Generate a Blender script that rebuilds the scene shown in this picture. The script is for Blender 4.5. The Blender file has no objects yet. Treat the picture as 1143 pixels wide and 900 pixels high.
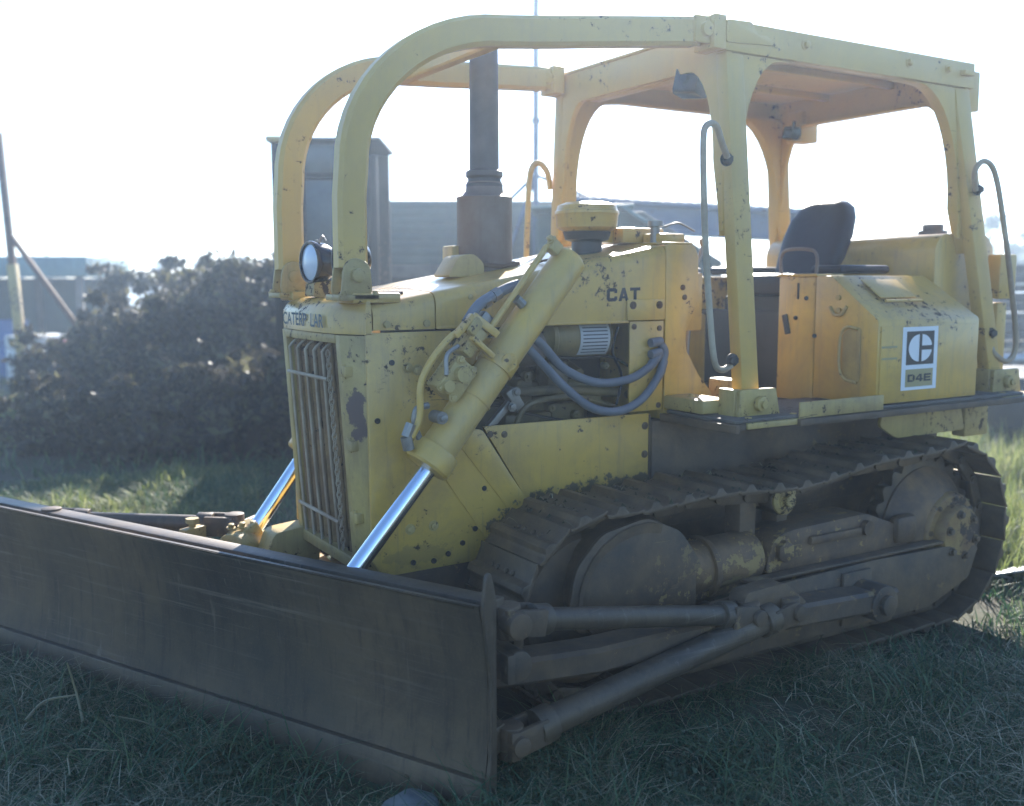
import bpy, bmesh, math, random
from mathutils import Vector, Matrix, Quaternion
R_ = math.radians
random.seed(7)
scn = bpy.context.scene
col = scn.collection

# ------------------------------------------------------------------ camera
FPX = 1126.6
cam_loc = Vector((3.083, 3.975, 1.686))
cF = Vector((-0.51936, -0.84599, -0.12069)).normalized()
cR = Vector((-0.85208, 0.52341, -0.00219)).normalized()
cU = cR.cross(cF).normalized()
cR = cF.cross(cU).normalized()
cd = bpy.data.cameras.new('camera')
cam = bpy.data.objects.new('camera', cd)
col.objects.link(cam)
cam.matrix_world = Matrix(((cR.x, cU.x, -cF.x, cam_loc.x), (cR.y, cU.y, -cF.y, cam_loc.y),
                           (cR.z, cU.z, -cF.z, cam_loc.z), (0, 0, 0, 1)))
cd.sensor_fit = 'HORIZONTAL'
cd.sensor_width = 36.0
cd.lens = FPX / 1143.0 * 36.0
cd.clip_start = 0.05
cd.clip_end = 3000
cd.dof.use_dof = True
cd.dof.focus_distance = 3.9
cd.dof.aperture_fstop = 1.5
scn.camera = cam

# ------------------------------------------------------------------ world and sun
sun_el, sun_az = R_(27.0), R_(-129.0)        # azimuth measured from +X towards +Y
sdir = Vector((math.cos(sun_el) * math.cos(sun_az), math.cos(sun_el) * math.sin(sun_az), math.sin(sun_el)))
w = bpy.data.worlds.new('World')
scn.world = w
w.use_nodes = True
nt = w.node_tree
nt.nodes.clear()
sky = nt.nodes.new('ShaderNodeTexSky')
sky.sky_type = 'NISHITA'
sky.sun_disc = False
sky.sun_elevation = sun_el
sky.sun_rotation = R_(90) - sun_az
sky.air_density = 1.0
sky.dust_density = 0.25
sky.ozone_density = 6.0
bg = nt.nodes.new('ShaderNodeBackground')
bg.inputs['Strength'].default_value = 0.11
wo = nt.nodes.new('ShaderNodeOutputWorld')
nt.links.new(sky.outputs[0], bg.inputs['Color'])
nt.links.new(bg.outputs[0], wo.inputs['Surface'])
sd = bpy.data.lights.new('sun', 'SUN')
sd.energy = 5.0
sd.angle = R_(0.5)
sd.color = (1.0, 0.94, 0.85)
so = bpy.data.objects.new('sun', sd)
col.objects.link(so)
so.rotation_euler = (-sdir).to_track_quat('-Z', 'Y').to_euler()
so.location = sdir * 30
scn.view_settings.view_transform = 'Standard'
scn.view_settings.look = 'None'
scn.view_settings.gamma = 1
scn.view_settings.exposure = 1.7
scn.render.engine = 'CYCLES'
scn.cycles.max_bounces = 8
scn.cycles.volume_bounces = 1
scn.cycles.volume_max_steps = 64

def at(u, v, ax, val):
    """a point of the surveyed picture (1143x900) at a known real-world plane ax = val"""
    d = cF + cR * ((u - 571.5) / FPX) - cU * ((v - 450.0) / FPX)
    i = 'xyz'.index(ax)
    return cam_loc + d * ((val - cam_loc[i]) / d[i])
def atd(u, v, dist):
    """same at a horizontal distance from the camera"""
    d = cF + cR * ((u - 571.5) / FPX) - cU * ((v - 450.0) / FPX)
    return cam_loc + d * (dist / math.hypot(d.x, d.y))

# ------------------------------------------------------------------ materials
def mat(name, base, rough=0.6, metal=0.0, var=0.25, vscale=3.0, base2=None, chips=0.0, chip_col=(0.035, 0.022, 0.018),
        chip_scale=22.0, grime=0.0, grime_col=(0.05, 0.04, 0.03), bump=0.15, bscale=60, fine=0.0, streak=0.0, spec=0.5, spots=(), dent=0.35, scrape=0.0, scrape_col=(0.2, 0.16, 0.12)):
    m = bpy.data.materials.new(name)
    m.use_nodes = True
    t = m.node_tree; N = t.nodes; L = t.links
    b = N['Principled BSDF']
    tc = N.new('ShaderNodeTexCoord')
    def noise(scale, detail=6, rough_=0.6, vec=None, dist=0.0):
        n = N.new('ShaderNodeTexNoise')
        n.inputs['Scale'].default_value = scale; n.inputs['Detail'].default_value = detail
        n.inputs['Roughness'].default_value = rough_; n.inputs['Distortion'].default_value = dist
        L.new(vec if vec is not None else tc.outputs['Object'], n.inputs['Vector'])
        return n.outputs['Fac']
    def ramp(src, a, c, inv=False):
        r = N.new('ShaderNodeMapRange')
        r.inputs['From Min'].default_value = a; r.inputs['From Max'].default_value = c
        r.inputs['To Min'].default_value = 1.0 if inv else 0.0
        r.inputs['To Max'].default_value = 0.0 if inv else 1.0
        L.new(src, r.inputs['Value']); return r.outputs['Result']
    def mix(f, a, c):
        x = N.new('ShaderNodeMix'); x.data_type = 'RGBA'
        if isinstance(f, (int, float)): x.inputs['Factor'].default_value = f
        else: L.new(f, x.inputs['Factor'])
        for s, q in (('A', a), ('B', c)):
            k = [i for i in x.inputs if i.name == s and i.type == 'RGBA'][0]
            if isinstance(q, tuple): k.default_value = (*q, 1)
            else: L.new(q, k)
        return [o for o in x.outputs if o.type == 'RGBA'][0]
    def mul(a, k):
        x = N.new('ShaderNodeMath'); x.operation = 'MULTIPLY'; L.new(a, x.inputs[0])
        if isinstance(k, (int, float)): x.inputs[1].default_value = k
        else: L.new(k, x.inputs[1])
        return x.outputs[0]
    def mx(a, c):
        x = N.new('ShaderNodeMath'); x.operation = 'MAXIMUM'; L.new(a, x.inputs[0]); L.new(c, x.inputs[1]); return x.outputs[0]
    if base2 is None: base2 = tuple(c * (1 - var) for c in base)
    c = mix(ramp(noise(vscale, 8, 0.65), 0.35, 0.65), base, base2)
    rg = None
    if streak:
        mp = N.new('ShaderNodeMapping'); mp.inputs['Scale'].default_value = (9, 9, 0.7)
        L.new(tc.outputs['Object'], mp.inputs['Vector'])
        s = ramp(noise(3.0, 6, 0.7, mp.outputs[0]), 0.52, 0.78)
        c = mix(mul(s, streak), c, grime_col)
    if grime:
        g = ramp(noise(2.2, 10, 0.72, dist=0.4), 0.46, 0.66)
        c = mix(mul(g, grime), c, grime_col)
    if fine:
        g = ramp(noise(130, 3, 0.6), 0.58, 0.70)
        c = mix(mul(g, fine), c, chip_col)
    if scrape:      # long scratches rubbed in by soil
        for (sv, lo) in (((0.9, 0.9, 38), 0.62), ((2.0, 2.0, 90), 0.66), ((30, 30, 1.1), 0.66)):
            sp_m = N.new('ShaderNodeMapping'); sp_m.inputs['Scale'].default_value = sv; sp_m.inputs['Rotation'].default_value = (0.05, 0.03, 0)
            L.new(tc.outputs['Object'], sp_m.inputs['Vector'])
            c = mix(mul(mul(ramp(noise(1.0, 5, 0.7, sp_m.outputs[0]), lo - 0.06, lo + 0.10), ramp(noise(1.1, 4, 0.6), 0.40, 0.62)), scrape), c, scrape_col)
    for (sc, sr, st_, scol) in spots:      # worn or dirty places with a shape of their own
        v1 = N.new('ShaderNodeVectorMath'); v1.operation = 'SUBTRACT'; L.new(tc.outputs['Object'], v1.inputs[0]); v1.inputs[1].default_value = sc
        v2 = N.new('ShaderNodeVectorMath'); v2.operation = 'DIVIDE'; L.new(v1.outputs[0], v2.inputs[0]); v2.inputs[1].default_value = sr
        v3 = N.new('ShaderNodeVectorMath'); v3.operation = 'LENGTH'; L.new(v2.outputs[0], v3.inputs[0])
        a1 = N.new('ShaderNodeMath'); a1.operation = 'MULTIPLY_ADD'; L.new(noise(16, 8, 0.7), a1.inputs[0]); a1.inputs[1].default_value = 2.2; L.new(v3.outputs['Value'], a1.inputs[2])
        c = mix(mul(ramp(a1.outputs[0], 1.80, 1.92, True), st_), c, scol)
    hgt = noise(bscale, 5, 0.6)
    if chips:
        lowf = noise(1.7, 3, 0.5)
        def cl(src, k=0.55):
            q = N.new('ShaderNodeMath'); q.operation = 'MULTIPLY_ADD'; L.new(lowf, q.inputs[0]); q.inputs[1].default_value = k
            q2 = N.new('ShaderNodeMath'); q2.operation = 'SUBTRACT'; L.new(src, q2.inputs[0]); q2.inputs[1].default_value = 0.5 * k; L.new(q2.outputs[0], q.inputs[2]); return q.outputs[0]
        a = ramp(cl(noise(chip_scale, 9, 0.72, dist=0.2)), 0.72 - 0.10 * chips, 0.732 - 0.10 * chips)
        sm = N.new('ShaderNodeMapping'); sm.inputs['Rotation'].default_value = (0.3, 0.9, 0.2); sm.inputs['Scale'].default_value = (3, 60, 60)
        L.new(tc.outputs['Object'], sm.inputs['Vector'])
        a = mx(a, mul(ramp(cl(noise(1.6, 3, 0.5, sm.outputs[0]), 0.4), 0.755, 0.765), 0.8))
        mpx = N.new('ShaderNodeMapping'); mpx.inputs['Scale'].default_value = (1, 1, 0.4)
        L.new(tc.outputs['Object'], mpx.inputs['Vector'])
        d = ramp(cl(noise(chip_scale * 2.6, 6, 0.75, mpx.outputs[0], 0.2), 0.5), 0.775 - 0.07 * chips, 0.785 - 0.07 * chips)
        e = mx(a, d)
        halo = ramp(cl(noise(chip_scale, 9, 0.72, dist=0.2)), 0.66 - 0.10 * chips, 0.73 - 0.10 * chips)
        c = mix(mul(halo, 0.35), c, (0.16, 0.07, 0.03))
        c = mix(mul(e, 0.9), c, chip_col)
        rr = N.new('ShaderNodeMapRange'); rr.inputs['To Min'].default_value = rough; rr.inputs['To Max'].default_value = 0.9
        L.new(e, rr.inputs['Value']); L.new(rr.outputs[0], b.inputs['Roughness'])
        sb = N.new('ShaderNodeMath'); sb.operation = 'SUBTRACT'; L.new(hgt, sb.inputs[0]); L.new(e, sb.inputs[1]); hgt = sb.outputs[0]
    else:
        rr = N.new('ShaderNodeMapRange'); rr.inputs['To Min'].default_value = max(0.02, rough - 0.1); rr.inputs['To Max'].default_value = min(1, rough + 0.12)
        L.new(noise(7, 5), rr.inputs['Value']); L.new(rr.outputs[0], b.inputs['Roughness'])
    L.new(c, b.inputs['Base Color'])
    b.inputs['Metallic'].default_value = metal
    b.inputs['Specular IOR Level'].default_value = spec
    if bump:
        bp_ = N.new('ShaderNodeBump'); bp_.inputs['Strength'].default_value = bump; bp_.inputs['Distance'].default_value = 0.004
        L.new(hgt, bp_.inputs['Height'])
        b2 = N.new('ShaderNodeBump'); b2.inputs['Strength'].default_value = dent; b2.inputs['Distance'].default_value = 0.02
        L.new(noise(3.5, 2, 0.5), b2.inputs['Height']); L.new(b2.outputs[0], bp_.inputs['Normal']); L.new(bp_.outputs[0], b.inputs['Normal'])
    return m

YEL = (0.62, 0.375, 0.068)
M = {}
sp1 = at(400, 462, 'x', 1.56); sp2 = at(392, 392, 'x', 1.56); sp3 = at(560, 600, 'y', 0.43); sp4 = at(470, 620, 'y', 0.43)
WEAR = ((tuple(sp1), (0.05, 0.07, 0.16), 0.95, (0.085, 0.05, 0.045)), (tuple(sp2), (0.06, 0.08, 0.05), 0.8, (0.10, 0.06, 0.045)),
        (tuple(sp3), (0.11, 0.1, 0.15), 0.85, (0.10, 0.075, 0.05)), ((0.40, 0.43, 0.73), (0.55, 0.1, 0.10), 0.9, (0.09, 0.07, 0.05)), (tuple(sp4), (0.18, 0.1, 0.05), 0.3, (0.12, 0.09, 0.055)))
M['yellow'] = mat('faded_yellow_paint', YEL, 0.30, spec=0.6, base2=(0.53, 0.33, 0.08), chips=0.85, grime=0.5, grime_col=(0.28, 0.19, 0.09), streak=0.6, vscale=2.5, bump=0.12, spots=WEAR)
M['yellow_roof'] = mat('canopy_yellow_paint', (0.61, 0.385, 0.085), 0.45, base2=(0.54, 0.345, 0.10), chips=0.5, fine=0.0, grime=0.25, grime_col=(0.36, 0.26, 0.12), streak=0.25, bump=0.1)
M['yellow_worn'] = mat('worn_yellow_paint', (0.50, 0.35, 0.11), 0.5, base2=(0.40, 0.29, 0.11), chips=1.0, grime=0.5, grime_col=(0.16, 0.10, 0.05), streak=0.5, bump=0.2, spots=WEAR[:2])
M['yellow_cyl'] = mat('cylinder_yellow_paint', YEL, 0.38, base2=(0.50, 0.34, 0.12), chips=0.3, grime=0.3, grime_col=(0.27, 0.20, 0.10), streak=0.5, bump=0.15)
M['grille'] = mat('rusty_grille_paint', (0.38, 0.235, 0.085), 0.6, base2=(0.20, 0.11, 0.05), vscale=7, chips=1.5, grime=0.8, grime_col=(0.10, 0.055, 0.03), streak=0.7, bump=0.25)
M['rail'] = mat('rusty_cream_rod', (0.50, 0.42, 0.29), 0.6, base2=(0.34, 0.24, 0.15), grime=0.5, grime_col=(0.14, 0.08, 0.05), bump=0.2)
M['dirty'] = mat('oily_dirt_on_paint', (0.062, 0.046, 0.032), 0.6, base2=(0.165, 0.10, 0.050), vscale=4, chips=0.8, chip_col=(0.22, 0.15, 0.07), chip_scale=14, grime=0.5, grime_col=(0.03, 0.026, 0.022), bump=0.5, bscale=40)
M['dirty_y'] = mat('dirt_caked_yellow', (0.080, 0.052, 0.034), 0.6, base2=(0.23, 0.130, 0.055), vscale=5, chips=0.9, chip_col=(0.34, 0.225, 0.085), chip_scale=13, grime=0.6, grime_col=(0.06, 0.035, 0.022), bump=0.5, bscale=40)
M['hub'] = mat('rust_mottled_hub', (0.36, 0.235, 0.075), 0.6, base2=(0.20, 0.105, 0.045), vscale=6, chips=1.9, chip_col=(0.06, 0.042, 0.032), chip_scale=13, grime=0.7, grime_col=(0.10, 0.06, 0.035), bump=0.5, bscale=40)
M['steel'] = mat('worn_track_steel', (0.085, 0.062, 0.042), 0.5, metal=0.35, base2=(0.18, 0.115, 0.060), vscale=5, grime=0.7, grime_col=(0.035, 0.026, 0.02), bump=0.4, bscale=50)
M['blade'] = mat('rusty_blade_steel', (0.145, 0.098, 0.055), 0.5, metal=0.25, base2=(0.062, 0.052, 0.038), grime=0.55, grime_col=(0.035, 0.028, 0.025), streak=0.8, fine=0.4, scrape=0.8, scrape_col=(0.22, 0.17, 0.13), chip_col=(0.17, 0.10, 0.06), bump=0.22, bscale=35, vscale=1.6)
M['blade_face'] = M['blade']
M['rust'] = mat('brown_rust', (0.16, 0.085, 0.045), 0.8, base2=(0.09, 0.05, 0.03), chips=0.8, bump=0.5)
M['black'] = mat('black_paint', (0.02, 0.02, 0.022), 0.4, bump=0.1)
M['dark'] = mat('dark_engine_grime', (0.028, 0.027, 0.026), 0.7, base2=(0.05, 0.045, 0.04), bump=0.4)
M['engine'] = mat('greasy_engine_yellow', (0.22, 0.16, 0.06), 0.5, base2=(0.09, 0.07, 0.04), chips=0.8, grime=0.5, bump=0.3)
M['chrome'] = mat('chrome_rod', (0.75, 0.77, 0.80), 0.16, metal=1.0, var=0.04, bump=0)
M['stack'] = mat('heat_darkened_pipe', (0.10, 0.085, 0.085), 0.55, metal=0.4, base2=(0.06, 0.055, 0.06), bump=0.2, grime=0.3)
M['muffler'] = mat('weathered_muffler_steel', (0.20, 0.165, 0.14), 0.6, metal=0.3, base2=(0.15, 0.10, 0.075), grime=0.4, grime_col=(0.12, 0.07, 0.045), streak=0.4, bump=0.25)
M['hose'] = mat('grey_hydraulic_hose', (0.15, 0.16, 0.18), 0.5, base2=(0.11, 0.12, 0.14), bump=0.2, bscale=150)
M['fitting'] = mat('zinc_fitting', (0.32, 0.30, 0.27), 0.45, metal=0.7, bump=0.2, grime=0.4)
M['glass'] = mat('lamp_lens_glass', (0.55, 0.62, 0.70), 0.08, var=0.05, bump=0, spec=0.9)
M['lamp_body'] = mat('glossy_black_lamp', (0.018, 0.016, 0.02), 0.18, bump=0)
M['vinyl'] = mat('black_vinyl_seat', (0.012, 0.009, 0.014), 0.45, spec=0.25, base2=(0.022, 0.014, 0.024), bump=0.3, bscale=25)
M['decal_white'] = mat('white_decal_film', (0.72, 0.74, 0.75), 0.4, bump=0.02, var=0.06)
M['decal_black'] = mat('black_decal_film', (0.018, 0.020, 0.024), 0.4, bump=0.02)
M['decal_tan'] = mat('tan_decal_film', (0.34, 0.28, 0.13), 0.4, bump=0.02, var=0.05)
M['letter'] = mat('black_letter_paint', (0.02, 0.02, 0.03), 0.5, fine=0.3, chip_col=(0.3, 0.22, 0.1), bump=0.02)
M['letter_worn'] = mat('worn_letter_paint', (0.03, 0.06, 0.08), 0.5, fine=0.5, chip_col=(0.3, 0.24, 0.12), bump=0.02)
M['plate_white'] = mat('printed_instruction_plate', (0.45, 0.46, 0.46), 0.45, bump=0.02)
M['plate_ink'] = mat('grey_print', (0.08, 0.08, 0.09), 0.5, bump=0)
M['deck'] = mat('dirty_deck_steel', (0.13, 0.11, 0.085), 0.7, base2=(0.09, 0.08, 0.07), chips=1.0, grime=0.5, bump=0.5, bscale=45)
M['grass_top'] = mat('soil', (0.045, 0.040, 0.022), 0.95, base2=(0.060, 0.068, 0.026), grime=0.5, grime_col=(0.035, 0.028, 0.018), vscale=1.3, bump=1.0, bscale=25)

def leafmat(name, c1, c2, c3, trans=0.35):
    m = bpy.data.materials.new(name); m.use_nodes = True
    t = m.node_tree; N = t.nodes; L = t.links; b = N['Principled BSDF']
    g = N.new('ShaderNodeNewGeometry')
    r = N.new('ShaderNodeValToRGB')
    e = r.color_ramp.elements
    e[0].position = 0.0; e[0].color = (*c1, 1); e[1].position = 1.0; e[1].color = (*c3, 1)
    k = e.new(0.55); k.color = (*c2, 1)
    L.new(g.outputs['Random Per Island'], r.inputs[0]); L.new(r.outputs[0], b.inputs['Base Color'])
    b.inputs['Roughness'].default_value = 0.6
    tr = N.new('ShaderNodeBsdfTranslucent'); L.new(r.outputs[0], tr.inputs[0])
    mx = N.new('ShaderNodeMixShader'); mx.inputs[0].default_value = trans
    L.new(b.outputs[0], mx.inputs[1]); L.new(tr.outputs[0], mx.inputs[2])
    L.new(mx.outputs[0], N['Material Output'].inputs['Surface'])
    return m
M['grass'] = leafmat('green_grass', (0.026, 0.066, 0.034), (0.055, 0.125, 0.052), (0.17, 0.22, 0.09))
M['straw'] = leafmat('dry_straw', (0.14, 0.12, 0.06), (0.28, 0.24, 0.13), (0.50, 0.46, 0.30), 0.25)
M['sun_grass'] = leafmat('sunlit_toned_grass', (0.11, 0.15, 0.035), (0.20, 0.23, 0.07), (0.34, 0.34, 0.15), 0.5)  # lighter grass greens, the sunlight on the blades put into the colour
M['weed'] = leafmat('weed_leaves', (0.05, 0.08, 0.04), (0.07, 0.11, 0.05), (0.12, 0.15, 0.08), 0.3)
M['scrub'] = leafmat('scrub_leaves', (0.032, 0.028, 0.024), (0.055, 0.048, 0.034), (0.14, 0.13, 0.06), 0.4)
M['lit_leaf'] = leafmat('pale_tree_leaves', (0.06, 0.085, 0.03), (0.10, 0.12, 0.04), (0.16, 0.16, 0.06), 0.4)

# ------------------------------------------------------------------ mesh helpers
def V(*a): return Vector(a)
class MB:
    def __init__(self): self.bm = bmesh.new()
    def _merge(self, t, bev=0.0, seg=2, ang=28):
        if bev > 0:
            es = [e for e in t.edges if len(e.link_faces) == 2 and e.calc_face_angle(0) > R_(ang)]
            if es:
                bmesh.ops.bevel(t, geom=es, offset=bev, segments=seg, profile=0.5, affect='EDGES', clamp_overlap=True)
        me = bpy.data.meshes.new('tmp'); t.to_mesh(me); t.free()
        self.bm.from_mesh(me); bpy.data.meshes.remove(me)
        return self
    def box(self, c, s, rot=None, bev=0.004):
        t = bmesh.new(); bmesh.ops.create_cube(t, size=1.0)
        bmesh.ops.scale(t, vec=Vector(s), verts=t.verts)
        if rot is not None: bmesh.ops.transform(t, matrix=rot.to_4x4(), verts=t.verts)
        bmesh.ops.translate(t, vec=Vector(c), verts=t.verts)
        return self._merge(t, bev)
    def b6(self, x0, x1, y0, y1, z0, z1, bev=0.004):
        return self.box(((x0 + x1) / 2, (y0 + y1) / 2, (z0 + z1) / 2), (abs(x1 - x0), abs(y1 - y0), abs(z1 - z0)), None, bev)
    def bar(self, p0, p1, w, h, up=(0, 0, 1), bev=0.004):
        p0, p1 = Vector(p0), Vector(p1); d = (p1 - p0); L = d.length; d.normalize()
        s = d.cross(Vector(up)).normalized(); u = s.cross(d)
        rot = Matrix((d, s, u)).transposed()
        return self.box((p0 + p1) / 2, (L, w, h), rot, bev)
    def prism(self, pts, ax, a0, a1, bev=0.003):
        t = bmesh.new()
        def P(q, a):
            return {'y': (q[0], a, q[1]), 'x': (a, q[0], q[1]), 'z': (q[0], q[1], a)}[ax]
        A = [t.verts.new(P(q, a0)) for q in pts]; B = [t.verts.new(P(q, a1)) for q in pts]
        t.faces.new(A); t.faces.new(B[::-1])
        n = len(pts)
        for i in range(n): t.faces.new((A[i], B[i], B[(i + 1) % n], A[(i + 1) % n]))
        bmesh.ops.recalc_face_normals(t, faces=t.faces)
        return self._merge(t, bev, ang=20)
    def cyl(self, p0, p1, r, r1=None, seg=24, bev=0.0, caps=True):
        p0, p1 = Vector(p0), Vector(p1); d = p1 - p0
        t = bmesh.new()
        bmesh.ops.create_cone(t, cap_ends=caps, cap_tris=False, segments=seg, radius1=r, radius2=r if r1 is None else r1, depth=d.length)
        q = d.to_track_quat('Z', 'Y')
        bmesh.ops.transform(t, matrix=Matrix.Translation((p0 + p1) / 2) @ q.to_matrix().to_4x4(), verts=t.verts)
        return self._merge(t, bev, ang=50)
    def lathe(self, c, axis, prof, seg=32):
        """profile: (distance along axis, radius)"""
        c = Vector(c); q = Vector(axis).normalized().to_track_quat('Z', 'Y').to_matrix()
        t = bmesh.new(); rings = []
        for (a, r) in prof:
            if r < 1e-5: rings.append([t.verts.new(c + q @ V(0, 0, a))]); continue
            rings.append([t.verts.new(c + q @ V(r * math.cos(k * 2 * math.pi / seg), r * math.sin(k * 2 * math.pi / seg), a)) for k in range(seg)])
        for A, B in zip(rings, rings[1:]):
            for k in range(seg):
                k2 = (k + 1) % seg
                f = [A[k % len(A)], A[k2 % len(A)], B[k2 % len(B)], B[k % len(B)]]
                u = []
                for x in f:
                    if x not in u: u.append(x)
                if len(u) > 2: t.faces.new(u)
        if len(rings[0]) > 1: t.faces.new(rings[0])
        if len(rings[-1]) > 1: t.faces.new(rings[-1])
        bmesh.ops.recalc_face_normals(t, faces=t.faces)
        return self._merge(t)
    def tube(self, pts, r, seg=10, smooth=6, taper=None):
        P = [Vector(p) for p in pts]
        if smooth and len(P) > 2:
            Q = []
            E = [P[0] * 2 - P[1]] + P + [P[-1] * 2 - P[-2]]
            for i in range(1, len(E) - 2):
                a, b, c, d = E[i - 1:i + 3]
                for k in range(smooth):
                    s = k / smooth
                    Q.append(0.5 * ((2 * b) + (c - a) * s + (2 * a - 5 * b + 4 * c - d) * s * s + (-a + 3 * b - 3 * c + d) * s ** 3))
            Q.append(P[-1]); P = Q
        t = bmesh.new(); rings = []
        n = None
        for i, p in enumerate(P):
            d = (P[min(i + 1, len(P) - 1)] - P[max(i - 1, 0)]).normalized()
            if n is None:
                n = d.orthogonal().normalized()
            else:
                n = (n - d * n.dot(d)).normalized()
            b = d.cross(n)
            rr = r if taper is None else r + (taper - r) * i / (len(P) - 1)
            rings.append([t.verts.new(p + (n * math.cos(a) + b * math.sin(a)) * rr) for a in [2 * math.pi * k / seg for k in range(seg)]])
        for A, B in zip(rings, rings[1:]):
            for k in range(seg): t.faces.new((A[k], A[(k + 1) % seg], B[(k + 1) % seg], B[k]))
        t.faces.new(rings[0]); t.faces.new(rings[-1][::-1])
        bmesh.ops.recalc_face_normals(t, faces=t.faces)
        return self._merge(t)
    def rtube(self, pts, w, h, lat, bev=0.008):
        """rectangular tube: w along lat, h across; pts the centre line"""
        P = [Vector(p) for p in pts]; t = bmesh.new(); rings = []
        for i, p in enumerate(P):
            d = (P[min(i + 1, len(P) - 1)] - P[max(i - 1, 0)]).normalized()
            l = Vector(lat); l = (l - d * l.dot(d)).normalized(); u = d.cross(l)
            cs = [(1, 1), (-1, 1), (-1, -1), (1, -1)]
            ring = []
            for sx, sy in cs:      # rounded corners: two points each
                if sx * sy > 0: o = [(sx * (w / 2 - bev), sy * h / 2), (sx * w / 2, sy * (h / 2 - bev))]
                else: o = [(sx * w / 2, sy * (h / 2 - bev)), (sx * (w / 2 - bev), sy * h / 2)]
                if (sx, sy) in ((1, 1), (-1, -1)): o = o[::-1]
                if (sx, sy) in ((-1, 1), (1, -1)): o = o[::-1]
                ring += o
            ring.sort(key=lambda q: math.atan2(q[1], q[0]))
            rings.append([t.verts.new(p + l * a + u * b) for a, b in ring])
        n = len(rings[0])
        for A, B in zip(rings, rings[1:]):
            for k in range(n): t.faces.new((A[k], A[(k + 1) % n], B[(k + 1) % n], B[k]))
        t.faces.new(rings[0]); t.faces.new(rings[-1][::-1])
        bmesh.ops.recalc_face_normals(t, faces=t.faces)
        return self._merge(t)
    def bolt(self, p, n, r=0.014, h=0.012, washer=True):
        p = Vector(p); n = Vector(n).normalized()
        if washer: self.cyl(p - n * 0.003, p + n * 0.004, r * 1.45, seg=16)
        return self.cyl(p, p + n * h, r, seg=6, bev=0.0015)
    def loft(self, secs, cap=True, bev=0):
        t = bmesh.new(); rr = [[t.verts.new(p) for p in s] for s in secs]; n = len(rr[0])
        for A, B in zip(rr, rr[1:]):
            for k in range(n): t.faces.new((A[k], A[(k + 1) % n], B[(k + 1) % n], B[k]))
        if cap: t.faces.new(rr[0]); t.faces.new(rr[-1][::-1])
        bmesh.ops.recalc_face_normals(t, faces=t.faces)
        return self._merge(t, bev)
    def raw(self, verts, faces):
        t = bmesh.new(); vs = [t.verts.new(v) for v in verts]
        for f in faces: t.faces.new([vs[i] for i in f])
        return self._merge(t)
    def build(self, name, m, parent=None, smooth=True):
        me = bpy.data.meshes.new(name); self.bm.to_mesh(me); self.bm.free()
        if smooth:
            for p_ in me.polygons: p_.use_smooth = True
            me.set_sharp_from_angle(angle=R_(38))
        me.materials.append(m)
        o = bpy.data.objects.new(name, me); col.objects.link(o)
        if parent is not None: o.parent = parent
        return o
def tag(o, label=None, cat=None, group=None, kind=None):
    if label: o['label'] = label
    if cat: o['category'] = cat
    if group: o['group'] = group
    if kind: o['kind'] = kind
    return o
def empty(name, loc=(0, 0, 0)):
    o = bpy.data.objects.new(name, None); col.objects.link(o); o.location = loc; o.empty_display_size = 0.2
    return o
def rounded(pts, r, n=5):
    """round the corners of a closed 2d outline"""
    out = []
    k = len(pts)
    for i in range(k):
        p, a, b = Vector(pts[i]), Vector(pts[i - 1]), Vector(pts[(i + 1) % k])
        rr = r[i] if isinstance(r, (list, tuple)) else r
        if rr <= 0: out.append((p.x, p.y)); continue
        d1 = min(rr, (a - p).length * 0.45); d2 = min(rr, (b - p).length * 0.45)
        s, e = p + (a - p).normalized() * d1, p + (b - p).normalized() * d2
        for j in range(n + 1):
            t = j / n
            q = s * (1 - t) ** 2 + p * 2 * t * (1 - t) + e * t * t
            out.append((q.x, q.y))
    return out
def text_mesh(body, name, m, parent, origin, xdir, updir, height, width, thick=0.0015, bold=0.02, depth_out=0.001):
    """flat lettering laid on a surface: fits the given width and height"""
    cu = bpy.data.curves.new('t', 'FONT'); cu.body = body; cu.size = 1.0; cu.offset = bold; cu.extrude = 0.0
    cu.resolution_u = 3
    ob = bpy.data.objects.new('t', cu); col.objects.link(ob)
    dg = bpy.context.evaluated_depsgraph_get(); dg.update()
    me = bpy.data.meshes.new_from_object(ob.evaluated_get(dg))
    bpy.data.objects.remove(ob); bpy.data.curves.remove(cu)
    xs = [v.co.x for v in me.vertices]; ys = [v.co.y for v in me.vertices]
    x0, x1, y0, y1 = min(xs), max(xs), min(ys), max(ys)
    X = Vector(xdir).normalized(); U = Vector(updir).normalized(); Nn = X.cross(U)
    for v in me.vertices:
        v.co = Vector(origin) + X * ((v.co.x - x0) / (x1 - x0) * width) + U * ((v.co.y - y0) / (y1 - y0) * height) + Nn * depth_out
    me.name = name; me.materials.clear(); me.materials.append(m)
    o = bpy.data.objects.new(name, me); col.objects.link(o)
    if parent is not None: o.parent = parent
    return o

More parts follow.
